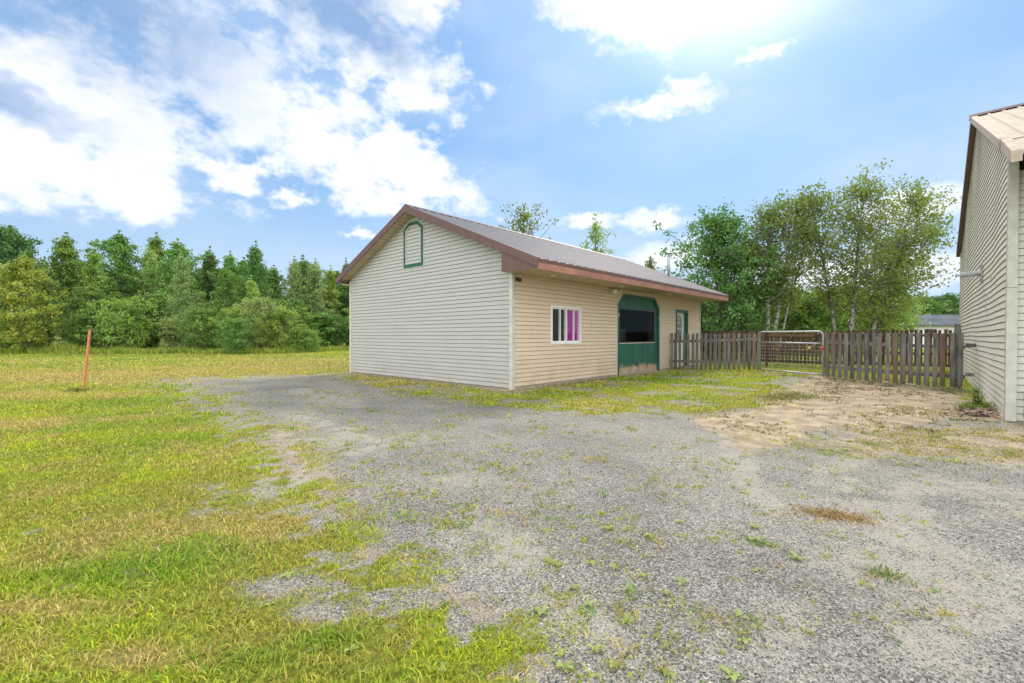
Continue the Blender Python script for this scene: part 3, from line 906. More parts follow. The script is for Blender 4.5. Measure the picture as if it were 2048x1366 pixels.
    for a, b in (((lx0, lz0), (lx1, lz0 + .035)), ((lx0, lz1 - .035), (lx1, lz1)), ((lx0, lz0 + .035), (lx0 + .035, lz1 - .035)), ((lx1 - .035, lz0 + .035), (lx1, lz1 - .035))):
        mb.box((a[0], yb - .012, a[1]), (b[0], yb + .05, b[1]))
    mb.box((lx1 - .12, yb + .012, lz0 + .035), (lx1 - .10, yb + .05, lz1 - .035))
    wf = mb.build('window', M['black'], pan)
    MB().box((lx0 + .035, yb + .02, lz0 + .035), (lx1 - .035, yb + .026, lz1 - .035)).build('glass', M['glass_dark'], wf)
    MB().box((lx0 - .02, yb - .022, lz0 - .03), (lx1 + .03, yb - .001, lz0 - .002)).build('sill', M['trim'], wf)
    for xx in (gx0 + .05, gx1 - .05):
        MB().tube([(xx, -.045, 1.92), (xx, -.02, 1.92)], .025, 10).tube([(xx, -.04, 1.84), (xx, -.02, 1.88)], .016, 8).build('hook', M['trim'], pan)
    # --- entrance door, set back in a green frame
    mb = MB()
    mb.box((dx0, -.03, .0), (dx0 + .07, .16, dz1 - .09)); mb.box((dx1 - .07, -.03, .0), (dx1, .16, dz1 - .09)); mb.box((dx0, -.03, dz1 - .09), (dx1, .16, dz1))
    dr0, dr1 = dx0 + .07, dx1 - .07
    df = mb.build('door_frame', M['green'], H, bevel=.004)
    mb = MB().box((dr0, .12, .02), (dr1, .16, dz1 - .09))
    door = mb.build('door', M['white'], df, label='white entrance door with an arched divided light')
    cx, r = (dr0 + dr1) / 2, .27
    arch = [(cx - r, .12 - .004, 1.05), (cx + r, .12 - .004, 1.05)] + [(cx + r * cos(t), .116, 1.75 + r * 1.15 * sin(t)) for t in np.linspace(0, pi, 14)]
    MB().prism(arch, (0, .002, 0)).build('door_glass', M['black'], df)
    mb = MB()
    for xx in (cx - r, cx - .09, cx + .09, cx + r): mb.box((xx - .014, .10, 1.05), (xx + .014, .115, 1.75))
    for zz in (1.05, 1.28, 1.52, 1.75): mb.box((cx - r, .098, zz - .012), (cx + r, .114, zz + .012))
    for k in range(14):
        t0, t1 = pi * k / 14, pi * (k + 1) / 14
        mb.tube([(cx + r * cos(t0), .108, 1.75 + r * 1.15 * sin(t0)), (cx + r * cos(t1), .108, 1.75 + r * 1.15 * sin(t1))], .014, 6)
    for t in (pi * .3, pi * .5, pi * .7): mb.tube([(cx + .1 * cos(t), .108, 1.75 + .1 * sin(t)), (cx + r * cos(t), .108, 1.75 + r * 1.15 * sin(t))], .011, 6)
    for k in range(12):
        t0, t1 = 2 * pi * k / 12, 2 * pi * (k + 1) / 12
        mb.tube([(cx + .1 * cos(t0), .108, 1.86 + .12 * sin(t0)), (cx + .1 * cos(t1), .108, 1.86 + .12 * sin(t1))], .011, 6)
    mb.build('muntins', M['white'], df)
    MB().tube([(dr0 + .07, .06, 1.0), (dr0 + .07, .12, 1.0)], [.03, .02], 10).build('door_knob', M['galv'], df)
    # --- flood light pair and camera
    mb = MB().box((4.36, -.05, 2.58), (4.50, .0, 2.66))
    fl = mb.build('flood_light', M['white'], H, bevel=.008, label='white twin head flood light')
    for s in (-1, 1):
        MB().tube([(4.43 + .03 * s, -.05, 2.62), (4.43 + .10 * s, -.10, 2.60), (4.43 + .13 * s, -.20, 2.555)], [.03, .05, .075], 14).build('lamp_head', M['lens'], fl, smooth=False)
    MB().tube([(.13, -.0, 2.56), (.13, -.05, 2.56)], .03, 10).tube([(.13, -.05, 2.55), (.115, -.15, 2.52)], [.045, .045], 14).build('security_camera', M['black'], H)
    # --- green arched vent frame in the gable
    y0, y1, zb, zsd, zt = 3.31, 4.24, 3.20, 4.31, 4.48
    fo = [(y0, zb), (y0, zsd), (y0 + .27, zt), (y1 - .27, zt), (y1, zsd), (y1, zb)]
    t = .10
    fi = [(y0 + t, zb + t), (y0 + t, zsd - .05), (y0 + .31, zt - t), (y1 - .31, zt - t), (y1 - t, zsd - .05), (y1 - t, zb + t)]
    mb = MB()
    for i in range(6):
        j = (i + 1) % 6
        mb.prism([(-.036, *fo[i]), (-.036, *fo[j]), (-.036, *fi[j]), (-.036, *fi[i])], (.034, 0, 0))
    vf = mb.build('gable_frame', M['green'], H, label='dark green frame with clipped upper corners high on the gable')
    mb = MB()
    sc = lambda q, k: ((q[0] - (y0 + y1) / 2) * k + (y0 + y1) / 2, (q[1] - (zb + zt) / 2) * (1 + (k - 1) * .75) + (zb + zt) / 2)
    for i in range(6):
        j = (i + 1) % 6
        mb.prism([(-.026, *sc(fo[i], 1.05)), (-.026, *sc(fo[j], 1.05)), (-.026, *fo[j]), (-.026, *fo[i])], (.024, 0, 0))
        mb.prism([(-.040, *fi[i]), (-.040, *fi[j]), (-.040, *sc(fi[j], .95)), (-.040, *sc(fi[i], .95))], (.034, 0, 0))
    mb.build('trim', M['trim'], vf)
    for yy, zz in ((y1 - .05, 3.45), (y1 - .05, 4.2)): MB().box((-.05, yy - .02, zz - .05), (-.037, yy + .02, zz + .05)).build('hinge', M['black'], vf)
    return H


build_house()


# ------------------------------------------------------------------ the neighbouring barn at the right
def build_barn():
    B = empty('tall_shed', (R0[0], R0[1], 0), RANG)
    tag(B, 'tall pale sided building cut off by the right edge with tan metal roof', 'building')
    W, AP, S = 11.7, 6.52, .41
    RX = 5.86
    DP = 14.0
    def rz_(x): return AP - S * abs(x - RX)
    def ext(z):
        k = (AP - .10 - z) / S
        return (max(.10, RX - k), min(W, RX + k))
    mb = MB()
    siding(mb, (0, 0, 0), (1, 0, 0), (0, 1, 0), -.02, AP - .13, ext, breaks=(AP - .1 - S * RX, AP - .1 - S * (W - RX)), step=.25, wav=.024, pitch=.1045, hw=.016)
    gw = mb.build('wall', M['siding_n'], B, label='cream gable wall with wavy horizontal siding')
    rs = random.Random(3)
    for k in range(7):
        x, r = rs.choice((1.55, 1.6, 2.9, 2.4)), rs.randrange(2, 24)
        MB().box((x, .004, r * .1045), (x + .004, .0185, r * .1045 + .095)).build('seam', M['trim_n'], gw)
    # front wall (x = 0) running off to the right, slightly recessed
    mb = MB()
    siding(mb, (.06, 0, 0), (0, -1, 0), (-1, 0, 0), .0, 3.65, lambda z: (.06, DP), pitch=.1045, openings=(lambda z: (.42, 2.2) if z > 2.95 else None,), breaks=(2.95,))
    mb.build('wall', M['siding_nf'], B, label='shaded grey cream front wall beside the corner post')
    MB().box((.14, -2.3, 2.95), (.18, -.40, 3.7)).build('window', M['black'], B)
    mb = MB(); mb.box((W - .1, -DP, 0), (W, 0, rz_(W) - .1)); mb.build('wall', M['siding_n'], B)
    mb = MB(); mb.prism([(.12, -DP, 0), (W, -DP, 0), (W, -DP, rz_(W) - .1), (RX, -DP, AP - .1), (.12, -DP, rz_(0) - .1)], (0, .1, 0)); mb.build('wall', M['siding_n'], B)
    # wide corner post
    MB().box((-.02, -.085, 0), (.10, .03, 1.95)).build('corner_post', M['trim_n'], B, bevel=.008)
    MB().box((-.018, -.083, 1.953), (.10, .028, 3.93)).build('corner_post', M['trim_n'], B, bevel=.008)
    MB().box((W - .08, -.08, 0), (W + .02, .03, rz_(W) - .12)).build('corner_post', M['trim_n'], B)
    # roof
    h = math.hypot(1, S)
    OVY = .10
    class R2(MB):
        pass
    def slope(mb, xa, xb, sgn, mat_th=.03):
        """sheet with ribs running up the slope; y across"""
        tmp = MB()
        ribbed(tmp, -OVY, DP, (xa, rz_(xa)), (xb, rz_(xb)), (sgn * S / h, 1 / h), pitch=.24, rib=.022)
        # swap: tmp x -> -y, tmp y -> x
        o = len(mb.v)
        mb.v += [(p[1], -p[0], p[2]) for p in tmp.v]; mb.f += [tuple(i + o for i in f) for f in tmp.f]
    mb = MB(); slope(mb, .02, RX, -1); slope(mb, W + .15, RX, 1)
    roof = mb.build('roof', M['roof_n'], B)
    MB().prism([(RX - .14, .14, rz_(RX - .14) + .03), (RX, .14, AP + .05), (RX + .14, .14, rz_(RX + .14) + .03), (RX + .14, .14, rz_(RX + .14) + .045), (RX, .14, AP + .075), (RX - .14, .14, rz_(RX - .14) + .045)], (0, -DP, 0)).build('ridge_cap', M['brown'], roof)
    # rake trims: tan towards us, brown on the far slope
    def rk(xa, xb, mat, h0, h1, y0, th, nm='rake_trim'):
        MB().prism([(xa, y0, rz_(xa) + h0), (xb, y0, rz_(xb) + h0), (xb, y0, rz_(xb) + h1), (xa, y0, rz_(xa) + h1)], (0, th, 0)).build(nm, mat, roof)
    rk(.0, 2.9, M['roof_n'], -.10, .035, .02, .11); rk(2.91, RX, M['roof_n'], -.105, .03, .02, .11)
    rk(RX, W + .18, M['brown'], -.13, .05, .02, .10)
    # lower porch roof continuing from the eave
    def pz(x): return 4.10 + .44 * x
    tmp = MB(); ribbed(tmp, -.09, 8, (-1.15, pz(-1.15)), (.0, pz(0)), (-.287, .958), pitch=.24, rib=.022)
    mb = MB(); mb.v = [(p[1], -p[0], p[2]) for p in tmp.v]; mb.f = list(tmp.f)
    pr = mb.build('porch_roof', M['roof_n'], B)
    MB().prism([(-1.17, .01, pz(-1.17) - .11), (-.015, .01, pz(0) - .11), (-.015, .01, pz(0) + .04), (-1.17, .01, pz(-1.17) + .04)], (0, .10, 0)).build('rake_trim', M['roof_n'], pr)
    MB().box((-.15, -8, 3.70), (.14, -.17, 3.95)).build('beam', M['brown'], B)
    # galvanised vent pipe through the wall
    mb = MB().tube([(4.04, .01, 2.58), (4.04, .34, 2.56)], .055, 18)
    vp = mb.build('vent_pipe', M['galv'], B, smooth=False, label='horizontal galvanised vent pipe through a flange')
    MB().box((3.88, .018, 2.40), (4.20, .032, 2.76)).build('flange', M['galv'], vp)
    MB().tube([(4.04, .34, 2.56), (4.04, .352, 2.56)], .062, 18).tube([(4.04, .352, 2.56), (4.04, .40, 2.56)], .02, 10).tube([(4.04, .40, 2.56), (4.04, .42, 2.56)], .05, 16).build('pipe_end', M['galv'], vp)
    # climbing weeds at the foot of the post
    return B


build_barn()


# ------------------------------------------------------------------ fences and gate
def picket_fence(name, label, A, B, n, top, wid, mat, seed, hz=None, rails=(.22, .95), base=None, group=None, jit=.012, back=1, skip=()):
    rs = random.Random(seed)
    F = empty(name, (A[0], A[1], 0), math.atan2(B[1] - A[1], B[0] - A[0]))
    tag(F, label, 'fence', group)
    Ln = math.hypot(B[0] - A[0], B[1] - A[1])
    cA, sA = math.cos(F.rotation_euler.z), math.sin(F.rotation_euler.z)
    for i in range(n):
        t = (i + .5) / n
        x = t * Ln + rs.uniform(-jit, jit)
        wx, wy = A[0] + cA * x, A[1] + sA * x
        z0 = gz(wx, wy) + rs.uniform(-.01, .04) if base is None else base(t)
        zt = top(t) + rs.uniform(-.018, .012)
        wd = wid * rs.uniform(.9, 1.08)
        ln = rs.uniform(-.012, .012)
        mb = MB().hexa([(x - wd / 2, 0, z0), (x + wd / 2, 0, z0), (x + wd / 2, .02, z0), (x - wd / 2, .02, z0),
                        (x - wd / 2 + ln, 0, zt), (x + wd / 2 + ln, 0, zt + rs.uniform(-.008, .008)), (x + wd / 2 + ln, .02, zt), (x - wd / 2 + ln, .02, zt)])
        mb.build('picket', mat, F, bevel=.003)
    for r in rails:
        za, zb_ = gz(*A) + r, gz(*B) + r
        if base is not None: za, zb_ = r, r
        n_ = 4
        for q in range(n_):
            t0, t1 = q / n_, (q + 1) / n_
            if base is None:
                za = gz(A[0] + cA * Ln * t0, A[1] + sA * Ln * t0) + r; zb_ = gz(A[0] + cA * Ln * t1, A[1] + sA * Ln * t1) + r
            y0, y1 = (.021, .059) if back else (-.039, -.001)
            MB().hexa([(Ln * t0 + .002, y0, za), (Ln * t1 - .002, y0, zb_), (Ln * t1 - .002, y1, zb_), (Ln * t0 + .002, y1, za),
                       (Ln * t0 + .002, y0, za + .085), (Ln * t1 - .002, y0, zb_ + .085), (Ln * t1 - .002, y1, zb_ + .085), (Ln * t0 + .002, y1, za + .085)]).build('rail', mat, F)
    return F


FA, FG1, FG2, FB = (5.77, 16.78), (7.95, 14.85), (8.86, 13.0), (10.62, 10.72)
F1 = picket_fence('picket_fence', 'weathered grey picket fence between the tan building and the metal gate', FA, FG1, 19, lambda t: 1.335, .088, M['wood'], 5, rails=(.26, .98))
# keep the rails behind the pickets as seen from the yard side
F2 = picket_fence('picket_fence', 'weathered grey picket fence between the metal gate and the pale building', FG2, FB, 19, lambda t: 1.33 - .01 * t, .094, M['wood'], 9, rails=(.24, .94))
dF2 = math.atan2(FB[1] - FG2[1], FB[0] - FG2[0])
L2 = math.hypot(FB[0] - FG2[0], FB[1] - FG2[1])
MB().box((L2 - .20, .062, 0), (L2 - .10, .15, 1.53)).build('post', M['wood'], F2, bevel=.004)
MB().box((.0, .062, 0), (.1, .15, 1.34)).build('post', M['wood'], F2, bevel=.004)
MB().box((L2 + .002, .021, .30), (L2 + .15, .06, .385)).build('rail', M['wood'], F2)
MB().box((L2 + .002, .021, .98), (L2 + .17, .06, 1.07)).build('rail', M['wood'], F2)
L1 = math.hypot(FG1[0] - FA[0], FG1[1] - FA[1])
MB().box((L1 + .004, .0, .05), (L1 + .10, .09, 1.34)).build('post', M['wood'], F1, bevel=.004)
BA, BB = (8.1, 19.6), (14.7, 14.9)
F3 = picket_fence('board_fence', 'dark brown board fence at the back of the yard seen through the gate', BA, BB, 66, lambda t: 1.47 - .02 * t, .085, M['wood_brown'], 12,
                  rails=(.22, .60, 1.22), base=lambda t: .20 + .02 * math.sin(t * 9), back=0)
Lb = math.hypot(BB[0] - BA[0], BB[1] - BA[1])
for t in (.02, .30, .62, .97):
    MB().box((Lb * t, -.12, 0), (Lb * t + .09, -.04, 1.42)).build('post', M['wood_brown'], F3)


def build_gate():
    a, b = (8.04, 14.80), (8.80, 13.06)
    a = (8.02, 14.83); b = (8.83, 12.96)
    G_ = empty('farm_gate', (a[0], a[1], 0), math.atan2(b[1] - a[1], b[0] - a[0]))
    tag(G_, 'galvanised tube farm gate with wire mesh between two weathered fences', 'gate')
    Ln = math.hypot(b[0] - a[0], b[1] - a[1])
    z0, z1 = .16, 1.37
    r = .12
    pts = [(0.0, -.03, .10), (0, -.03, z1 - r - .05)]
    for k in range(1, 6): t = pi / 2 * k / 6; pts.append((r - r * cos(t), -.03, z1 - r + r * sin(t)))
    pts += [(r + .02, -.03, z1), (Ln - r - .02, -.03, z1)]
    for k in range(1, 6): t = pi / 2 * k / 6; pts.append((Ln - r + r * sin(t), -.03, z1 - r + r * cos(t)))
    pts += [(Ln, -.03, z1 - r - .05), (Ln, -.03, .08)]
    MB().tube(pts, .026, 10).build('frame', M['galv'], G_, smooth=True)
    for z in (z0, 1.035): MB().tube([(.02, -.03, z), (Ln - .02, -.03, z)], .024, 10).build('bar', M['galv'], G_, smooth=True)
    mb = MB()
    for k in range(1, 9): mb.tube([(Ln * k / 9, -.03, z0), (Ln * k / 9, -.03, 1.035)], .004, 5)
    for k in range(1, 8): z = z0 + (1.035 - z0) * (k / 8) ** .9; mb.tube([(.0, -.033, z), (Ln, -.033, z)], .004, 5)
    mb.build('wire_mesh', M['galv'], G_)
    MB().box((Ln - .05, -.085, .84), (Ln + .05, -.058, .92)).build('latch', M['red'], G_, bevel=.008)
    MB().tube([(Ln - .02, -.06, 1.05), (Ln - .18, -.07, 1.02), (Ln - .34, -.065, .90)], .013, 6).build('strap', M['galv'], G_)
    MB().box((Ln - .40, -.07, .87), (Ln - .34, -.06, .94)).build('tag', M['yellow'], G_)


build_gate()

# ------------------------------------------------------------------ orange stake
def build_stake():
    x, y = -9.72, 10.35
    mb = MB()
    lean = Vector((.115, .02, 1.0))
    b = .019
    mb.hexa([(-b, -b, -.1), (b, -b, -.1), (b, b, -.1), (-b, b, -.1)] + [(lean.x * 1.39 + sx * b * 1.0, lean.y + sy * b, 1.385 + .004 * sx) for sx, sy in ((-1, -1), (1, -1), (1, 1), (-1, 1))])
    o = mb.build('marker_stake', M['orange'], None, bevel=.004)
    o.location = (x, y, 0); o.rotation_euler = (0, 0, 0)
    tag(o, 'leaning orange painted wooden stake standing alone in the lawn', 'stake')


build_stake()

# ------------------------------------------------------------------ far white shed
def build_far():
    F = empty('long_white_shed', (34.2, 45, 0), rad(-4))
    tag(F, 'low white building with grey roof far behind the right fence', 'building')
    MB().box((4.0, 0, 0), (24, 7, 2.35)).build('wall', M['white_far'], F)
    MB().prism([(3.5, -.5, 2.30), (3.5, 3.5, 3.45), (3.5, 7.5, 2.30), (3.5, 7.5, 2.22), (3.5, 3.5, 3.35), (3.5, -.5, 2.20)], (21, 0, 0)).build('roof', M['shingle'], F)
    mb = MB()
    for k in range(5): mb.box((6 + k * 3.4, -.03, 1.1), (7.1 + k * 3.4, -.002, 1.9))
    mb.build('window', M['black'], F)
    p = MB().tube([(34.9, 41, 0), (34.9, 41, 2.35)], .12, 8).tube([(34.9, 41, 2.35), (34.9, 41, 2.6)], [.25, .25], 8)
    o = p.build('lamp_post', M['white_far']); tag(o, 'short white post left of the far white building', 'post')


build_far()

# ------------------------------------------------------------------ trees
def leaves(cent, sig, cnt, size, seed, flat=.0):
    """clusters of small folded leaves -> verts, faces, tint"""
    r = np.random.RandomState(seed)
    cent = np.asarray(cent, float); sig = np.asarray(sig, float); cnt = np.asarray(cnt, int)
    idx = np.repeat(np.arange(len(cent)), cnt)
    n = len(idx)
    g3 = r.randn(n, 3)
    g3[:, 2] *= .75
    p = cent[idx] + g3 * sig[idx][:, None]
    a = r.randn(n, 3); a[:, 2] -= .35; a /= np.linalg.norm(a, axis=1)[:, None]
    b = r.randn(n, 3); b -= (b * a).sum(1)[:, None] * a; b /= np.linalg.norm(b, axis=1)[:, None]
    s = size * r.uniform(.6, 1.35, n)[:, None]
    v = np.stack([p - a * s * .5, p + b * s * .36, p + a * s * .5, p - b * s * .36], 1).reshape(-1, 3)
    cl = r.rand(len(cent))[idx]
    tint = np.clip(.55 * r.rand(n) + .45 * cl, 0, 1)
    return v, tint


def leaf_obj(name, v, tint, mat, parent=None):
    n = len(v) // 4
    return npmesh(name, v, np.arange(4 * n), np.full(n, 4), mat, parent, tint=tint)


def bez(a, b, bend, n=5):
    a, b = Vector(a), Vector(b)
    m = (a + b) / 2 + Vector(bend)
    return [a * (1 - t) ** 2 + m * 2 * t * (1 - t) + b * t * t for t in [i / (n - 1) for i in range(n)]]


def make_tree(seed, H, R, prof, c0, mat, bark, nl=34, sub=4, per=34, sig=.34, leaf=.15, up=.55, stems=None, r0=None, name='tree', lean=(0, 0), dens=1.0, trunk_top=.96):
    """profile tree: stems with limbs, sub-branches and leaf clusters. Height H, crown radius R at prof=1"""
    rs = random.Random(seed)
    T = empty(name)
    tr = MB()
    cen, sg, ct = [], [], []
    r0 = r0 or H * .012 + .03
    if stems is None: stems = [((0, 0), (lean[0] * H, lean[1] * H), 1.0, 1.0)]
    for (b0, tp, hf, rf) in stems:
        Hs = H * hf
        n = 9
        pts = []
        for i in range(n):
            t = i / (n - 1)
            pts.append(Vector((b0[0] + tp[0] * t ** 1.25 + rs.uniform(-.06, .06) * H * .12 * t, b0[1] + tp[1] * t ** 1.25 + rs.uniform(-.06, .06) * H * .12 * t, Hs * trunk_top * t)))
        tr.tube(pts, [max(.012, r0 * rf * (1 - .9 * t) ** .9) for t in [i / (n - 1) for i in range(n)]], 8)
        def at(t):
            f = t * (n - 1); i = min(n - 2, int(f)); return pts[i].lerp(pts[i + 1], f - i)
        for k in range(int(nl * rf)):
            t = c0 + (1 - c0) * ((k + rs.random()) / (nl * rf)) ** .9
            cr = (t - c0) / (1 - c0)
            rad_ = R * rf * prof(cr) * (rs.uniform(.45, 1.05) if rs.random() < .8 else rs.uniform(1.0, 1.32))
            s = at(min(.98, t * .93))
            az = k * 2.399 + rs.uniform(-.5, .5)
            d = Vector((cos(az), sin(az), 0))
            u = up * (.6 + .8 * cr)
            e = s + d * rad_ + Vector((0, 0, rad_ * u + rs.uniform(-.15, .5)))
            if e.z > Hs * 1.0: e.z = Hs * rs.uniform(.90, 1.03)
            bp = bez(s, e, (0, 0, -rad_ * .10 + rs.uniform(-.1, .1)))
            tr.tube(bp, [max(.007, r0 * .34 * (1 - cr * .6) * (1 - .8 * i / 4)) for i in range(5)], 5, caps=False)
            for q in range(sub):
                f = .35 + .65 * (q + rs.random()) / sub
                c = bp[min(4, int(f * 4))].lerp(bp[min(4, int(f * 4) + 1)], (f * 4) % 1)
                off = Vector((rs.gauss(0, 1), rs.gauss(0, 1), rs.gauss(.15, .6))) * (rad_ * .20 + .10)
                c2 = c + off
                if rs.random() < .6: tr.tube([c, c.lerp(c2, .5) + Vector((0, 0, .03)), c2], [.012, .008, .004], 4, caps=False)
                cen.append(tuple(c2)); sg.append(sig * rs.uniform(.6, 1.2)); ct.append(int(per * dens * rs.uniform(.5, 1.3)))
            cen.append(tuple(e)); sg.append(sig * .8); ct.append(int(per * dens * .8))
        # leader tip
        for q in range(5):
            p = at(.86 + .035 * q) + Vector((rs.uniform(-.1, .1), rs.uniform(-.1, .1), 0))
            cen.append(tuple(p)); sg.append(sig * (.75 - .1 * q)); ct.append(int(per * dens * .6))
        tipv = pts[-1]
        cen.append((tipv.x, tipv.y, Hs - sig * .3)); sg.append(sig * .35); ct.append(int(per * .5))
    tr.build('trunk', bark, T, smooth=True)
    v, tint = leaves(cen, sg, ct, leaf, seed)
    leaf_obj('crown', v, tint, mat, T)
    return T


def dup(root, name=None):
    r = root.copy()
    if name: r.name = name
    COL.objects.link(r)
    for ch in root.children:
        c = ch.copy(); COL.objects.link(c); c.parent = r
    for k in ('group',):
        if k in r: del r[k]
    return r


ov = lambda c: max(.10, sin(pi * min(1, c * .92 + .10)) ** .75)                 # ovate
col_ = lambda c: max(.12, (1 - c) ** .45 * (.55 + .45 * min(1, c * 6)))         # columnar, pointed
spk_ = lambda c: max(.07, (1 - c) ** .72 * (.5 + .5 * min(1, c * 6)))      # pointed
rnd = lambda c: max(.2, math.sqrt(max(0, 1 - (c * 1.0) ** 2.2)))                # dome from the ground
wide = lambda c: max(.1, sin(pi * min(1, c * .80 + .16)) ** .8)

PROTO = {}
def proto(key, *a, **k):
    PROTO[key] = [make_tree(*a, **k), False]
# prototypes are 10 m tall (trees) or 4 m tall (bushes)
proto('maple_a', 101, 10, 2.1, ov, .14, M['leaf'], M['bark'], nl=56, sub=5, per=34, sig=.19, leaf=.18, up=.75, name='maple_tree')
proto('maple_b', 102, 10, 2.1, spk_, .12, M['leaf'], M['bark'], nl=66, sub=5, per=32, sig=.17, leaf=.17, up=1.2, name='maple_tree')
proto('poplar', 103, 10, 1.7, spk_, .18, M['leaf_grey'], M['birch'], nl=58, sub=5, per=28, sig=.165, leaf=.155, up=1.5, name='poplar_tree')
proto('cherry', 104, 10, 2.0, spk_, .12, M['leaf_dark'], M['bark'], nl=64, sub=5, per=38, sig=.20, leaf=.17, up=.7, name='cherry_tree')
proto('young', 105, 10, 1.8, spk_, .18, M['leaf_light'], M['bark'], nl=48, sub=5, per=30, sig=.18, leaf=.17, up=.8, name='maple_tree')
proto('yellow', 106, 10, 2.9, ov, .04, M['leaf_yellow'], M['bark'], nl=66, sub=6, per=36, sig=.20, leaf=.19, up=.28, name='maple_tree')
proto('oak', 107, 10, 2.7, wide, .08, M['leaf_dark'], M['bark'], nl=70, sub=6, per=38, sig=.23, leaf=.18, up=.5, name='oak_tree')
proto('bush', 108, 4, 2.1, rnd, .03, M['leaf_light'], M['bark'], nl=60, sub=5, per=30, sig=.14, leaf=.135, up=.5, name='bush', r0=.04)
proto('bush_b', 109, 4, 1.7, wide, .02, M['leaf'], M['bark'], nl=56, sub=5, per=30, sig=.14, leaf=.125, up=.7, name='bush', r0=.04)
proto('bush_g', 110, 4, 1.6, wide, .02, M['leaf_grey'], M['bark'], nl=54, sub=5, per=28, sig=.14, leaf=.115, up=.9, name='bush', r0=.04)

BASEH = dict(bush=4, bush_b=4, bush_g=4)
_rot = random.Random(5)
def px2x(px, Y): return (px - 1024) / 915 * Y


def plant_tree(key, x, Y, h, wid, label, group=None, cat='tree'):
    P_ = PROTO[key]
    if P_[1]: t = dup(P_[0])
    else: t = P_[0]; P_[1] = True
    s = h / BASEH.get(key, 10)
    t.location = (x, Y, gz(x, Y) - .05)
    t.scale = (s * wid, s * wid, s)
    t.rotation_euler = (0, 0, _rot.uniform(0, 6.28))
    tag(t, label, cat, group)
    return t


WOOD = [  # X, Y, height, width factor, prototype, label
    (-39.6, 36.2, 9.9, .85, 'oak', 'tall dark green tree rising behind the yellow-green tree at the left edge'),
    (-33.2, 31.2, 7.0, 1.0, 'yellow', 'yellow-green layered tree nearest the left edge of the wood'),
    (-36.0, 37.0, 9.6, .95, 'maple_b', 'green tree with the pointed top just right of the yellow-green tree'),
    (-31.2, 34.2, 8.0, .95, 'young', 'bright green tree right of the yellow tree with a pale trunk showing'),
    (-32.2, 37.6, 9.9, .95, 'maple_a', 'tall green maple above the big round bush, its top split in two'),
    (-31.0, 40.0, 10.3, .8, 'maple_b', 'tall narrow green tree just right of the split-topped maple'),
    (-30.2, 38.2, 8.9, .85, 'poplar', 'grey-green slender tree standing right of the tall narrow tree'),
    (-27.0, 37.0, 9.1, 1.0, 'maple_a', 'broad green tree behind the gap right of the round bush'),
    (-24.6, 34.2, 7.6, .9, 'poplar', 'light grey-green tree in front with one thin straight trunk below'),
    (-26.2, 39.8, 9.0, .8, 'cherry', 'dark slim tree left of the centre of the wood, behind the light tree'),
    (-23.6, 38.4, 8.4, .8, 'maple_b', 'mid green tree left of the tall dark column'),
    (-22.0, 35.6, 6.6, .9, 'maple_a', 'lower green tree in front of the trees left of the dark column'),
    (-21.4, 38.3, 9.2, .80, 'cherry', 'tallest darkest columnar tree in the middle of the wood'),
    (-19.0, 40.0, 8.2, .8, 'poplar', 'slender pale-stemmed tree right of the dark columnar tree'),
    (-17.7, 41.2, 8.2, 1.0, 'poplar', 'pale airy tree second right of the dark columnar tree'),
    (-17.2, 43.5, 7.9, .9, 'young', 'light green tree nearest the left corner of the tan building'),
    (-17.0, 47.0, 9.2, .6, 'cherry', 'small dark tree top just left of the tan building roof'),
    (-20.0, 35.2, 5.9, 1.0, 'young', 'lower tree with yellowing leaves in front of the dark columnar tree'),
]
for (x, Y, h, wd, k, lb) in WOOD: plant_tree(k, x, Y, h, wd, lb, 'trees along the edge of the wood')
BUSH = [
    (-27.6, 32.6, 3.8, 1.0, 'bush', 'large round light green bush behind the orange stake'),
    (-31.6, 33.5, 2.8, 1.0, 'bush_b', 'small dark bush left of the large round bush'),
    (-36.0, 32.4, 2.6, 1.2, 'bush_b', 'low bush under the yellow-green tree'),
    (-24.7, 33.6, 2.6, 1.1, 'bush_g', 'grey-green bush just right of the large round bush'),
    (-22.2, 32.6, 3.2, 1.0, 'bush_b', 'dense bush in the middle of the wood edge, left of the tallest bush'),
    (-20.2, 33.6, 3.3, .9, 'bush', 'second bush from the right end of the bright bushes'),
    (-18.4, 33.4, 3.9, .8, 'bush_g', 'tallest bush of the wood edge, grey-green'),
    (-16.8, 33.6, 3.2, 1.1, 'bush', 'light green bush at the right end of the bush row'),
    (-15.4, 34.0, 1.7, 1.6, 'bush', 'low yellow-green bush where the bush row ends'),
    (-18.5, 30.6, 2.4, 1.1, 'bush_b', 'small bush standing out in front of the tallest bush'),
    (-17.2, 39.0, 2.8, 1.2, 'bush_b', 'shaded bush under the pale airy trees'),
    (-15.2, 41.0, 2.6, 1.4, 'bush_b', 'bush closest to the left corner of the tan building'),
    (-29.8, 35.2, 3.0, 1.2, 'bush_b', 'dark bush in the shade behind the large round bush'),
]
for (x, Y, h, wd, k, lb) in BUSH: plant_tree(k, x, Y, h, wd, lb, 'bushes along the edge of the wood', 'bush')
rs = random.Random(31)
for row, (Yr, n) in enumerate(((43.5, 20), (49, 20))):
    for i in range(n):
        x = -66 + (66 - 14) * (i + rs.uniform(.2, .8)) / n
        Y = Yr + rs.uniform(-1.6, 1.6) + max(0, (x + 25) * .25)
        plant_tree(rs.choice(('maple_a', 'maple_b', 'cherry', 'oak')), x, Y, rs.uniform(7.6, 9.0), rs.uniform(1.0, 1.25),
                   'green tree in the dense rows inside the wood behind its front edge', 'trees inside the wood')
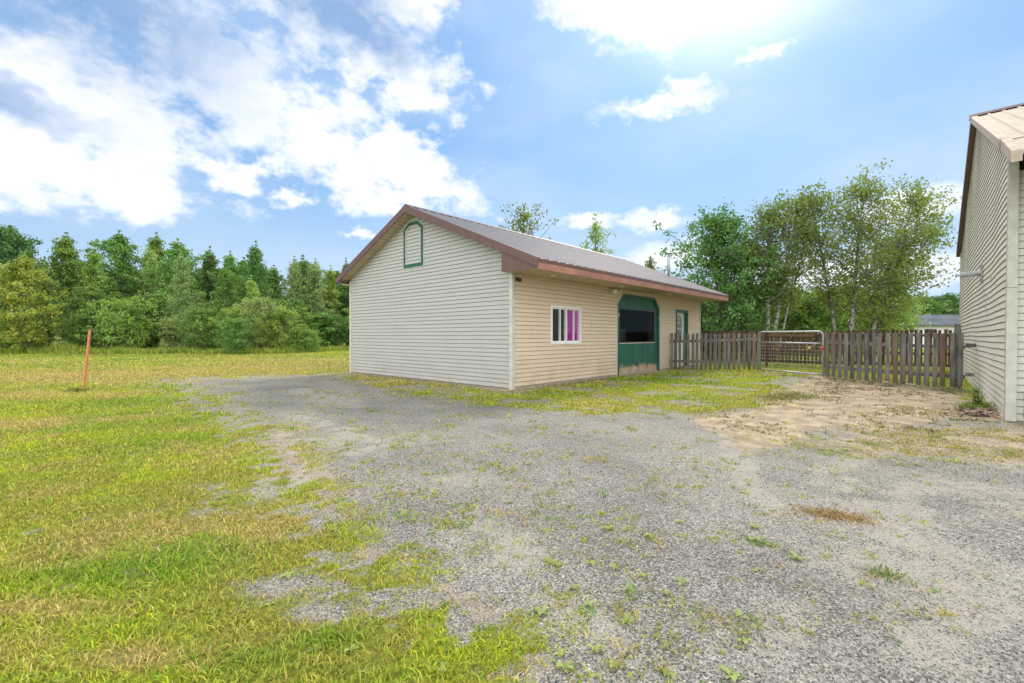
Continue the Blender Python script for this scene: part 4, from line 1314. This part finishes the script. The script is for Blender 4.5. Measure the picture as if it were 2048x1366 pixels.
for i in range(22):
    x = -48 + 36 * (i + rs.uniform(.1, .9)) / 22
    plant_tree(rs.choice(('bush_b', 'bush_b', 'bush_g')), x, 37.5 + rs.uniform(-.8, 2.5) + max(0, (x + 22) * .35), rs.uniform(2.4, 4.4), 1.4,
               'dark undergrowth bush in the shade between the trunks of the wood', 'undergrowth bushes in the wood', 'bush')

# trees behind the tan building
def own_tree(args, kw, x, Y, label, group=None, rot=0.0):
    t = make_tree(*args, **kw); t.location = (x, Y, gz(x, Y) - .05); t.rotation_euler = (0, 0, rot)
    tag(t, label, 'tree', group); return t


GB = 'trees behind the tan building'
own_tree((201, 10.0, 1.9, wide, .45, M['leaf_birch'], M['bark']), dict(nl=26, sub=4, per=16, sig=.20, leaf=.16, up=.9, name='aspen_tree'), .75, 30.2, 'sparse tree top showing over the roof left of the other, tall and open', GB)
own_tree((202, 9.3, 1.35, col_, .40, M['leaf_grey'], M['bark']), dict(nl=30, sub=4, per=15, sig=.16, leaf=.14, up=.5, name='aspen_tree'), 5.45, 30.0, 'narrow pointed tree top over the middle of the roof', GB)
own_tree((203, 7.3, 1.1, ov, .3, M['leaf_birch'], M['bark']), dict(nl=20, sub=4, per=22, sig=.2, leaf=.15, name='aspen_tree'), 10.5, 34.8, 'small tree top over the roof just left of the stove pipe', GB)

# trees behind the yard
own_tree((211, 8.6, 3.1, wide, .03, M['leaf_dark'], M['bark']), dict(nl=90, sub=6, per=36, sig=.22, leaf=.16, up=.6, name='oak_tree'), 12.4, 27.5, 'broad dense dark green tree right behind the far end of the tan building')
own_tree((212, 7.2, 1.8, ov, .05, M['leaf'], M['bark']), dict(nl=50, sub=5, per=30, sig=.20, leaf=.155, up=.6, name='maple_tree'), 14.3, 27.6, 'lower green tree filling in right of the broad dark tree')
own_tree((213, 9.3, 1.8, wide, .36, M['leaf_birch'], M['birch']), dict(nl=38, sub=6, per=21, sig=.23, leaf=.13, up=1.0, name='birch_tree', r0=.13,
         stems=[((0, 0), (.15, .2), .93, 1.0), ((.25, .1), (1.5, -.2), 1.0, 1.0), ((.5, -.1), (2.2, .5), .86, .6)]), 14.3, 25.6, 'birch with two white stems from one foot behind the gate')
own_tree((214, 10.2, 2.2, wide, .26, M['leaf_birch'], M['birch']), dict(nl=48, sub=6, per=23, sig=.24, leaf=.13, up=.8, name='birch_tree', r0=.15,
         stems=[((0, 0), (.9, .3), 1.0, 1.0), ((-.3, .5), (-1.3, .6), .97, .75)]), 18.6, 25.2, 'tall white-barked birch standing nearly upright behind the right fence')
own_tree((215, 10.0, 2.5, wide, .22, M['leaf_birch'], M['birch']), dict(nl=52, sub=6, per=21, sig=.25, leaf=.13, up=.5, name='birch_tree', r0=.13,
         stems=[((0, 0), (2.9, 0), .99, 1.0), ((.15, .2), (4.2, .4), .80, .7), ((.3, 0), (2.4, 1.0), .70, .6)]), 19.4, 25.0, 'birch leaning to the right with wide spreading branches, rightmost of the birches')
RB = [(11.0, 30, 3.8, 1.3, 'bush_b', 'green bush low behind the house corner and the board fence'),
      (13.4, 31, 4.0, 1.3, 'bush', 'light green bush behind the fence left of the twin-stemmed birch'),
      (17.2, 32, 4.4, 1.3, 'bush_g', 'grey-green bush behind the gate between the birches'),
      (19.4, 33, 4.6, 1.2, 'bush_b', 'dark green bush behind the right post of the gate'),
      (21.6, 33, 4.3, 1.3, 'bush', 'light bush behind the fence just left of the upright birch'),
      (24.6, 34, 4.6, 1.3, 'bush_b', 'dark bush behind the stems of the leaning birch'),
      (27.6, 35, 4.3, 1.3, 'bush', 'yellowish bush left of the far white building'),
      (29.6, 36, 4.0, 1.1, 'bush_g', 'grey bush nearest the left end of the far white building')]
for (x, Y, h, wd, k, lb) in RB: plant_tree(k, x, Y, h, wd, lb, 'bushes behind the yard fence', 'bush')
for i in range(30):
    x = 14 + 62 * (i + rs.uniform(.2, .8)) / 30
    Y = 48 + rs.uniform(-3, 3) + max(0, (x - 24) * .55)
    hgt = rs.uniform(5.2, 6.4) if x < 40 else rs.uniform(6.0, 8.0)
    plant_tree(rs.choice(('maple_a', 'young', 'poplar', 'oak')), x, Y, hgt, 1.5, 'tree of the distant line far behind the yard fence', 'distant trees behind the yard')


# ------------------------------------------------------------------ grass, weeds, stones
def blades(x, y, h, wd, lean, col, seed, name, label, base_z=None, two=True, mat='plant', lay=0.0):
    r = np.random.RandomState(seed)
    n = len(x)
    z = ground_z(x, y) - .002 if base_z is None else base_z
    th = r.uniform(0, 2 * pi, n); ph = r.uniform(0, 2 * pi, n)
    side = np.stack([np.cos(th), np.sin(th), np.zeros(n)], 1) * (wd / 2)[:, None]
    ld = np.stack([np.cos(ph), np.sin(ph), np.zeros(n)], 1) * (lean * h)[:, None]
    b = np.stack([x, y, z], 1)
    m = b + ld * .35; m[:, 2] += h * .62
    t = b + ld; t[:, 2] += h * (1 - .35 * np.clip(lean, 0, 2) * .6)
    v = np.stack([b - side, b + side, m + side * .75, m - side * .75, t], 1).reshape(-1, 3)
    k = np.arange(n)[:, None] * 5
    f = np.concatenate([k + np.array([[0, 1, 2, 3]]), k + np.array([[3, 2, 4]])], 1).ravel()
    nper = np.tile([4, 3], n)
    sh = r.uniform(.5, 1.35, (n, 1))
    c = np.clip(col * sh, 0, .9)
    c = np.repeat(c, 5, 0)
    o = npmesh(name, v, f, nper, M[mat], col=c)
    if label: tag(o, label, 'grass', kind='stuff')
    return o


def scatter(seed, ya, yb, dens, xl=-1.25, xr=1.25):
    r = np.random.RandomState(seed)
    area = .5 * (xr - xl) * (yb * yb - ya * ya)
    n = int(area * dens)
    y = np.sqrt(r.uniform(ya * ya, yb * yb, n)); x = r.uniform(xl, xr, n) * y
    return x, y, r


def outside_buildings(x, y):
    lx = (x - P0[0]) * V[0] + (y - P0[1]) * V[1]; ly = (x - P0[0]) * U[0] + (y - P0[1]) * U[1]
    ins = (lx > -.02) & (lx < 11.5) & (ly > -.02) & (ly < 7.4)
    c, s = cos(RANG), sin(RANG)
    rx = (x - R0[0]) * c + (y - R0[1]) * s; ry = -(x - R0[0]) * s + (y - R0[1]) * c
    ins |= (rx > -.02) & (rx < 11.7) & (ry < .02)
    return ~ins


def build_grass():
    XS, YS, HS, WS, LS, CS = [], [], [], [], [], []
    for i, (ya, yb, dn, hh, ww) in enumerate(((1.15, 2.4, 9500, .029, .0058), (2.4, 4.2, 5200, .029, .0072), (4.2, 7, 2200, .034, .010), (7, 11, 900, .038, .015),
                                              (11, 18, 330, .055, .022), (18, 40, 60, .05, .05))):
        x, y, r = scatter(50 + i, ya, yb, dn, xr=(1.25 if yb > 2.4 else .9))
        # skip what no step to the side could reveal
        veg, sand, dust = masks(x, y)
        clump = fbm(x, y, 9.0 if yb < 8 else 4.0, 2, 40)
        pr = np.clip(veg, 0, 1) ** 1.25 * (.50 + .9 * sst(clump, .3, .7))
        keep = (r.rand(len(x)) < pr) & outside_buildings(x, y) & ~((y > 20.5) & (x > 1) & (x < y * .38))
        x, y = x[keep], y[keep]; veg = veg[keep]
        c = grass_col(x, y)
        dry, lush = tone(x, y)
        k = r.rand(len(x))
        c = np.where((k < .04 + .35 * dry)[:, None], STRAW * np.array([1.05, 1, 1]), c)
        c = np.where(((k > .90) & (dry < .5))[:, None], GREEN * 1.15, c)
        XS.append(x); YS.append(y)
        HS.append(hh * (.55 + .75 * r.rand(len(x))) * (.45 + .55 * sst(veg, .2, .9)) * (1 + .35 * lush)); WS.append(ww * r.uniform(.6, 1.3, len(x)))
        LS.append(r.uniform(.3, 1.7, len(x))); CS.append(c)
    cat = np.concatenate
    blades(cat(XS), cat(YS), cat(HS), cat(WS), cat(LS), cat(CS), 61, 'lawn_grass', 'short mown grass, yellow-green with dry straw patches, covering the ground')


build_grass()


def build_weeds():
    """small tufts and rosettes growing through the crushed stone"""
    XS, YS, HS, WS, LS, CS = [], [], [], [], [], []
    for i, (ya, yb, dn, nb, hh, ww) in enumerate(((1.3, 3.2, 190, 12, .024, .0055), (3.2, 6.0, 130, 9, .026, .008), (6.0, 10.5, 50, 8, .032, .013))):
        x, y, r = scatter(80 + i, ya, yb, dn, xl=-.9, xr=1.2)
        veg, sand, dust = masks(x, y)
        spk = sst(fbm(x, y, 2.6, 4, 33), .46, .72)
        cen = np.exp(-((x - .0 * y) / (1.1 + .25 * y)) ** 2)
        pr = np.clip(veg * 1.0 + 1.5 * streaks(x, y) + .50 * spk * cen + .02, 0, 1) * (sdf(PAD, x, y) > -.1)
        keep = (r.rand(len(x)) < pr) & outside_buildings(x, y)
        x, y = x[keep], y[keep]
        n = len(x)
        sc = r.uniform(.5, 1.6, n)
        hue = r.rand(n)
        base = np.where((hue < .38)[:, None], LIME * .8, np.where((hue < .74)[:, None], OLIVE * 1.0, np.where((hue < .85)[:, None], GREEN, STRAW)))
        idx = np.repeat(np.arange(n), nb)
        rr = r.randn(len(idx), 2) * .016 * sc[idx][:, None] * (1 + .10 * y[idx][:, None])
        XS.append(x[idx] + rr[:, 0]); YS.append(y[idx] + rr[:, 1]); HS.append(hh * sc[idx] * r.uniform(.4, 1.2, len(idx))); WS.append(ww * r.uniform(.7, 1.4, len(idx)))
        LS.append(r.uniform(.7, 2.4, len(idx))); CS.append(base[idx])
    x, y, r = scatter(99, 5.5, 13.5, 110, xl=.35, xr=1.1)
    dead = sst(sdf(SAND, x, y), -.8, .6) * (sst(fbm(x, y, 1.3, 4, 77), .46, .62) + .06)
    k = (r.rand(len(x)) < dead) & outside_buildings(x, y)
    x, y = x[k], y[k]; n = len(x); idx = np.repeat(np.arange(n), 4)
    XS.append(x[idx] + r.randn(4 * n) * .03); YS.append(y[idx] + r.randn(4 * n) * .03); HS.append(r.uniform(.012, .05, 4 * n)); WS.append(r.uniform(.008, .022, 4 * n)); LS.append(r.uniform(1.0, 3.0, 4 * n))
    CS.append(np.array([(.20, .15, .08), (.13, .09, .05), (.30, .26, .08), (.26, .30, .07)])[r.randint(0, 4, n)][idx])
    cat = np.concatenate
    blades(cat(XS), cat(YS), cat(HS), cat(WS), cat(LS), cat(CS), 62, 'weed_tufts', 'thin tufts of yellow-green weeds scattered over the crushed stone')
    # broad-leaved rosettes
    r = np.random.RandomState(90)
    V_, F_, NP_, C_ = [], [], [], []
    def rosette(px, py, s, col, nl):
        o = sum(len(q) for q in V_)
        z = gz(px, py) + .003
        vs, cs = [], []
        a0 = r.uniform(0, 6.28)
        for k in range(nl):
            a = a0 + k * 2 * pi / nl + r.uniform(-.35, .35)
            L = s * r.uniform(.55, 1.15); wd = L * r.uniform(.20, .33)
            d = np.array([cos(a), sin(a), 0]); n_ = np.array([-sin(a), cos(a), 0])
            up = r.uniform(.12, .5)
            p = [(0, 0), (.35, .7), (.68, 1.0), (1.0, 0), (.68, -1.0), (.35, -.7)]
            b = len(vs) + o
            for (t, q) in p:
                vs.append(np.array([px, py, z]) + d * L * t + n_ * wd * q + np.array([0, 0, L * up * math.sin(t * 2.3) + .004 * abs(q)]))
            F_.extend(range(b, b + 6)); NP_.append(6)
            cs += [col * r.uniform(.8, 1.2)] * 6
        V_.append(np.array(vs)); C_.append(np.array(cs))
    spots = [(.31, 2.25), (.36, 2.12), (.75, 2.2), (.5, 1.98), (.62, 1.83), (.33, 1.80), (.86, 2.3), (1.02, 2.02), (.14, 2.05), (.55, 2.45), (.38, 1.72), (.62, 2.95), (.72, 2.92),
             (1.60, 2.55), (1.47, 2.78), (1.12, 3.05), (1.58, 2.95), (.95, 1.85), (.2, 1.7), (.80, 1.66)]
    for sx, sy in spots:
        rosette(sx, sy, r.uniform(.028, .052), np.array([.36, .42, .14]) * r.uniform(.8, 1.15), r.randint(5, 9))
    x, y, r2 = scatter(93, 1.35, 5.5, 16, xl=-.95, xr=1.0)
    veg, _, _ = masks(x, y)
    for a, b, vv in zip(x, y, veg):
        if r2.rand() < .10 + .5 * min(1, vv * 2): rosette(a, b, r2.uniform(.018, .042), (np.array([.32, .38, .10]) if r2.rand() < .7 else np.array([.36, .32, .10])) * r2.uniform(.8, 1.2), r2.randint(4, 8))
    o = npmesh('broadleaf_weeds', np.concatenate(V_), np.array(F_), np.array(NP_), M['plant'], col=np.concatenate(C_))
    tag(o, 'small flat broad-leaved weeds in the crushed stone and lawn', 'weeds', kind='stuff')


build_weeds()


def build_stones():
    X_, Y_, S_ = [], [], []
    for i, (ya, yb, dn, s) in enumerate(((1.3, 2.2, 5200, .0034), (2.2, 3.6, 2000, .0042), (3.6, 5.6, 400, .0055))):
        x, y, r = scatter(110 + i, ya, yb, dn, xl=-.9, xr=1.22)
        veg, sand, dust = masks(x, y)
        pr = (1 - veg) * (1 - .8 * sand) * (1 - .72 * dust) * (sdf(PAD, x, y) > -.3)
        k = r.rand(len(x)) < pr
        X_.append(x[k]); Y_.append(y[k]); S_.append(s * (.55 + 1.0 * r.rand(k.sum()) ** 2.0))
    x, y, s = map(np.concatenate, (X_, Y_, S_))
    r = np.random.RandomState(7)
    n = len(x)
    oc = np.array([[1, 0, 0], [0, 1, 0], [-1, 0, 0], [0, -1, 0], [0, 0, 1], [0, 0, -1]], float)
    v = oc[None] * s[:, None, None] * r.uniform(.6, 1.25, (n, 6, 1)) * np.array([1, 1, .75])
    v = v + r.randn(n, 6, 3) * s[:, None, None] * .22
    a = r.uniform(0, 6.28, n); c, sn = np.cos(a), np.sin(a)
    vx = v[..., 0] * c[:, None] - v[..., 1] * sn[:, None]; vy = v[..., 0] * sn[:, None] + v[..., 1] * c[:, None]
    P_ = np.stack([vx + x[:, None], vy + y[:, None], v[..., 2] + (ground_z(x, y) + s * .25)[:, None]], -1).reshape(-1, 3)
    f = np.array([[0, 1, 4], [1, 2, 4], [2, 3, 4], [3, 0, 4], [1, 0, 5], [2, 1, 5], [3, 2, 5], [0, 3, 5]])
    F = (np.arange(n)[:, None, None] * 6 + f[None]).ravel()
    g_ = r.rand(n)
    base = np.where((g_ < .5)[:, None], [.13, .135, .145], np.where((g_ < .85)[:, None], [.26, .26, .26], [.50, .48, .45])) * r.uniform(.7, 1.25, (n, 1))
    o = npmesh('gravel', P_, F, np.full(n * 8, 3), M['stone'], col=np.repeat(base, 6, 0))
    tag(o, 'loose grey crushed stone lying over the yard surface', 'gravel', kind='stuff')


build_stones()


def clump(name, label, cx, cy, rx, ry, ang, n, h, wd, cols, seed, cat='grass', lean=(.5, 2.2), stuff=False):
    r = np.random.RandomState(seed)
    u, v = r.randn(n) * .5, r.randn(n) * .5
    c, s = cos(ang), sin(ang)
    x = cx + (u * rx) * c - (v * ry) * s; y = cy + (u * rx) * s + (v * ry) * c
    col = np.array(cols)[r.randint(0, len(cols), n)]
    o = blades(x, y, h * r.uniform(.3, 1.1, n), wd * r.uniform(.6, 1.3, n), r.uniform(lean[0], lean[1], n), col, seed + 1, name, None)
    tag(o, label, cat)
    if stuff: o['kind'] = 'stuff'
    return o


clump('dry_grass_clump', 'torn-up clump of dry brown grass lying on the crushed stone', 2.25, 3.17, .22, .11, -.45, 1800, .030, .0042, [(.50, .36, .17), (.36, .23, .11), (.62, .47, .24), (.22, .13, .07)], 301)
clump('grass_tuft', 'single green grass tuft with flat blades on bare stone at lower right', 1.97, 2.38, .11, .09, -.2, 150, .035, .007, [(.16, .25, .05), (.24, .32, .08), (.40, .33, .15)], 302)
clump('grass_tuft', 'small leafy green tuft on bare stone, left of the lower right tuft', 1.50, 2.74, .14, .07, -.6, 90, .03, .009, [(.20, .30, .07), (.30, .36, .10)], 303)
clump('grass_tuft', 'dark longer grass around the foot of the orange stake', -9.78, 10.30, .28, .10, 0, 260, .13, .012, [(.20, .30, .04), (.30, .32, .06), (.38, .32, .12)], 304)
clump('weed_clump', 'green weeds at the foot of the pale building beside the fence end', 7.85, 7.75, .45, .16, .6, 420, .16, .016, [(.14, .24, .05), (.22, .32, .06), (.30, .30, .09)], 305, 'weeds', stuff=True)
clump('weed_clump', 'low seeding weeds where the grass meets the sandy soil in front of the gate', 5.6, 9.3, .8, .35, .7, 900, .11, .012, [(.26, .25, .09), (.34, .28, .13), (.20, .26, .06)], 306, 'weeds', stuff=True)
clump('weed_clump', 'thin weeds growing along the foot of the front wall of the tan building', 1.9, 12.3, 3.6, .12, ANG, 500, .09, .012, [(.20, .26, .05), (.32, .30, .08), (.40, .30, .16)], 307, 'weeds', stuff=True)
clump('weed_clump', 'thin weeds growing along the foot of the gable wall of the tan building', -2.9, 12.85, 4.0, .14, ANG + pi / 2, 560, .08, .012, [(.22, .26, .05), (.34, .30, .08), (.42, .32, .16)], 308, 'weeds', stuff=True)


def build_leafy(name, label, x, y, hgt, n, seed, wall=None):
    rs_ = random.Random(seed)
    T = MB(); cen = []
    V_, tint = [], []
    for k in range(n):
        a = rs_.uniform(0, 6.28); top = Vector((x + rs_.gauss(0, .08), y + rs_.gauss(0, .08), hgt * rs_.uniform(.5, 1)))
        T.tube([(x + rs_.gauss(0, .05), y + rs_.gauss(0, .05), 0), top], [.008, .004], 5)
        for q in range(6):
            c = Vector((x, y, 0)).lerp(top, .25 + .75 * q / 6)
            a = rs_.uniform(0, 6.28); L = rs_.uniform(.07, .15)
            d = Vector((cos(a), sin(a), rs_.uniform(.1, .9))).normalized(); s = Vector((-sin(a), cos(a), 0)) * L * .18
            T.add([c, c + d * L * .5 + s, c + d * L, c + d * L * .5 - s], [(0, 1, 2, 3)])
    o = T.build(name, M['leaf_light']); tag(o, label, 'plant')


build_leafy('leafy_weed', 'upright leafy green weed against the pale building wall', 8.02, 7.88, .42, 8, 41)
build_leafy('vine', 'small green creeper at the foot of the grey corner post', 7.45, 6.52, .75, 3, 42)


def build_litter():
    """bark and dead-leaf litter heaped against the wall"""
    r = random.Random(8)
    mb = MB()
    for k in range(240):
        t = r.random()
        x = 7.15 + 1.0 * t + r.gauss(0, .10); y = 7.0 + 1.0 * t + r.gauss(0, .12) + .02
        a = r.uniform(0, 6.28); L = r.uniform(.03, .09); W_ = L * r.uniform(.3, .6); z = gz(x, y) + r.uniform(.004, .06)
        d = Vector((cos(a), sin(a), r.uniform(-.3, .3))) * L; s = Vector((-sin(a), cos(a), r.uniform(-.3, .3))) * W_
        c = Vector((x, y, z))
        mb.prism([tuple(c - d), tuple(c - s), tuple(c + d), tuple(c + s)], (0, 0, .004))
    o = mb.build('leaf_litter', mat_simple('litter', (.26, .17, .12), .9, var=.5, sc=25)); tag(o, 'heap of brown dead leaves and bark against the pale building', 'leaf litter', kind='stuff')


build_litter()


def build_tallgrass():
    r = np.random.RandomState(70)
    n = 15000
    x = r.uniform(-48, -13, n)
    yb = 31.0 + np.where(x > -16.5, (x + 16.5) * 2.4, 0) + 1.4 * (fbm(x, x * 0, .35, 3, 3) - .5) * 2
    yb = np.minimum(yb, 41)
    y = yb + r.rand(n) ** 1.5 * 2.6
    c1 = fbm(x, y, .5, 3, 51)[:, None]
    col = np.array([.17, .27, .045]) * (1 - c1) * 1.6 + np.array([.45, .46, .10]) * c1 * 1.1
    gold = (r.rand(n) < .025)
    col[gold] = (.55, .42, .04)
    h = r.uniform(.2, .65, n) * (.3 + 1.2 * fbm(x, y, .7, 2, 52))
    o = blades(x, y, h, np.full(n, .045) * r.uniform(.6, 1.4, n), r.uniform(.1, .7, n), col, 71, 'tall_grass', None)
    tag(o, 'uncut tall grass and goldenrod in front of the wood', 'grass', kind='stuff')


build_tallgrass()
print('objects', len(bpy.data.objects))
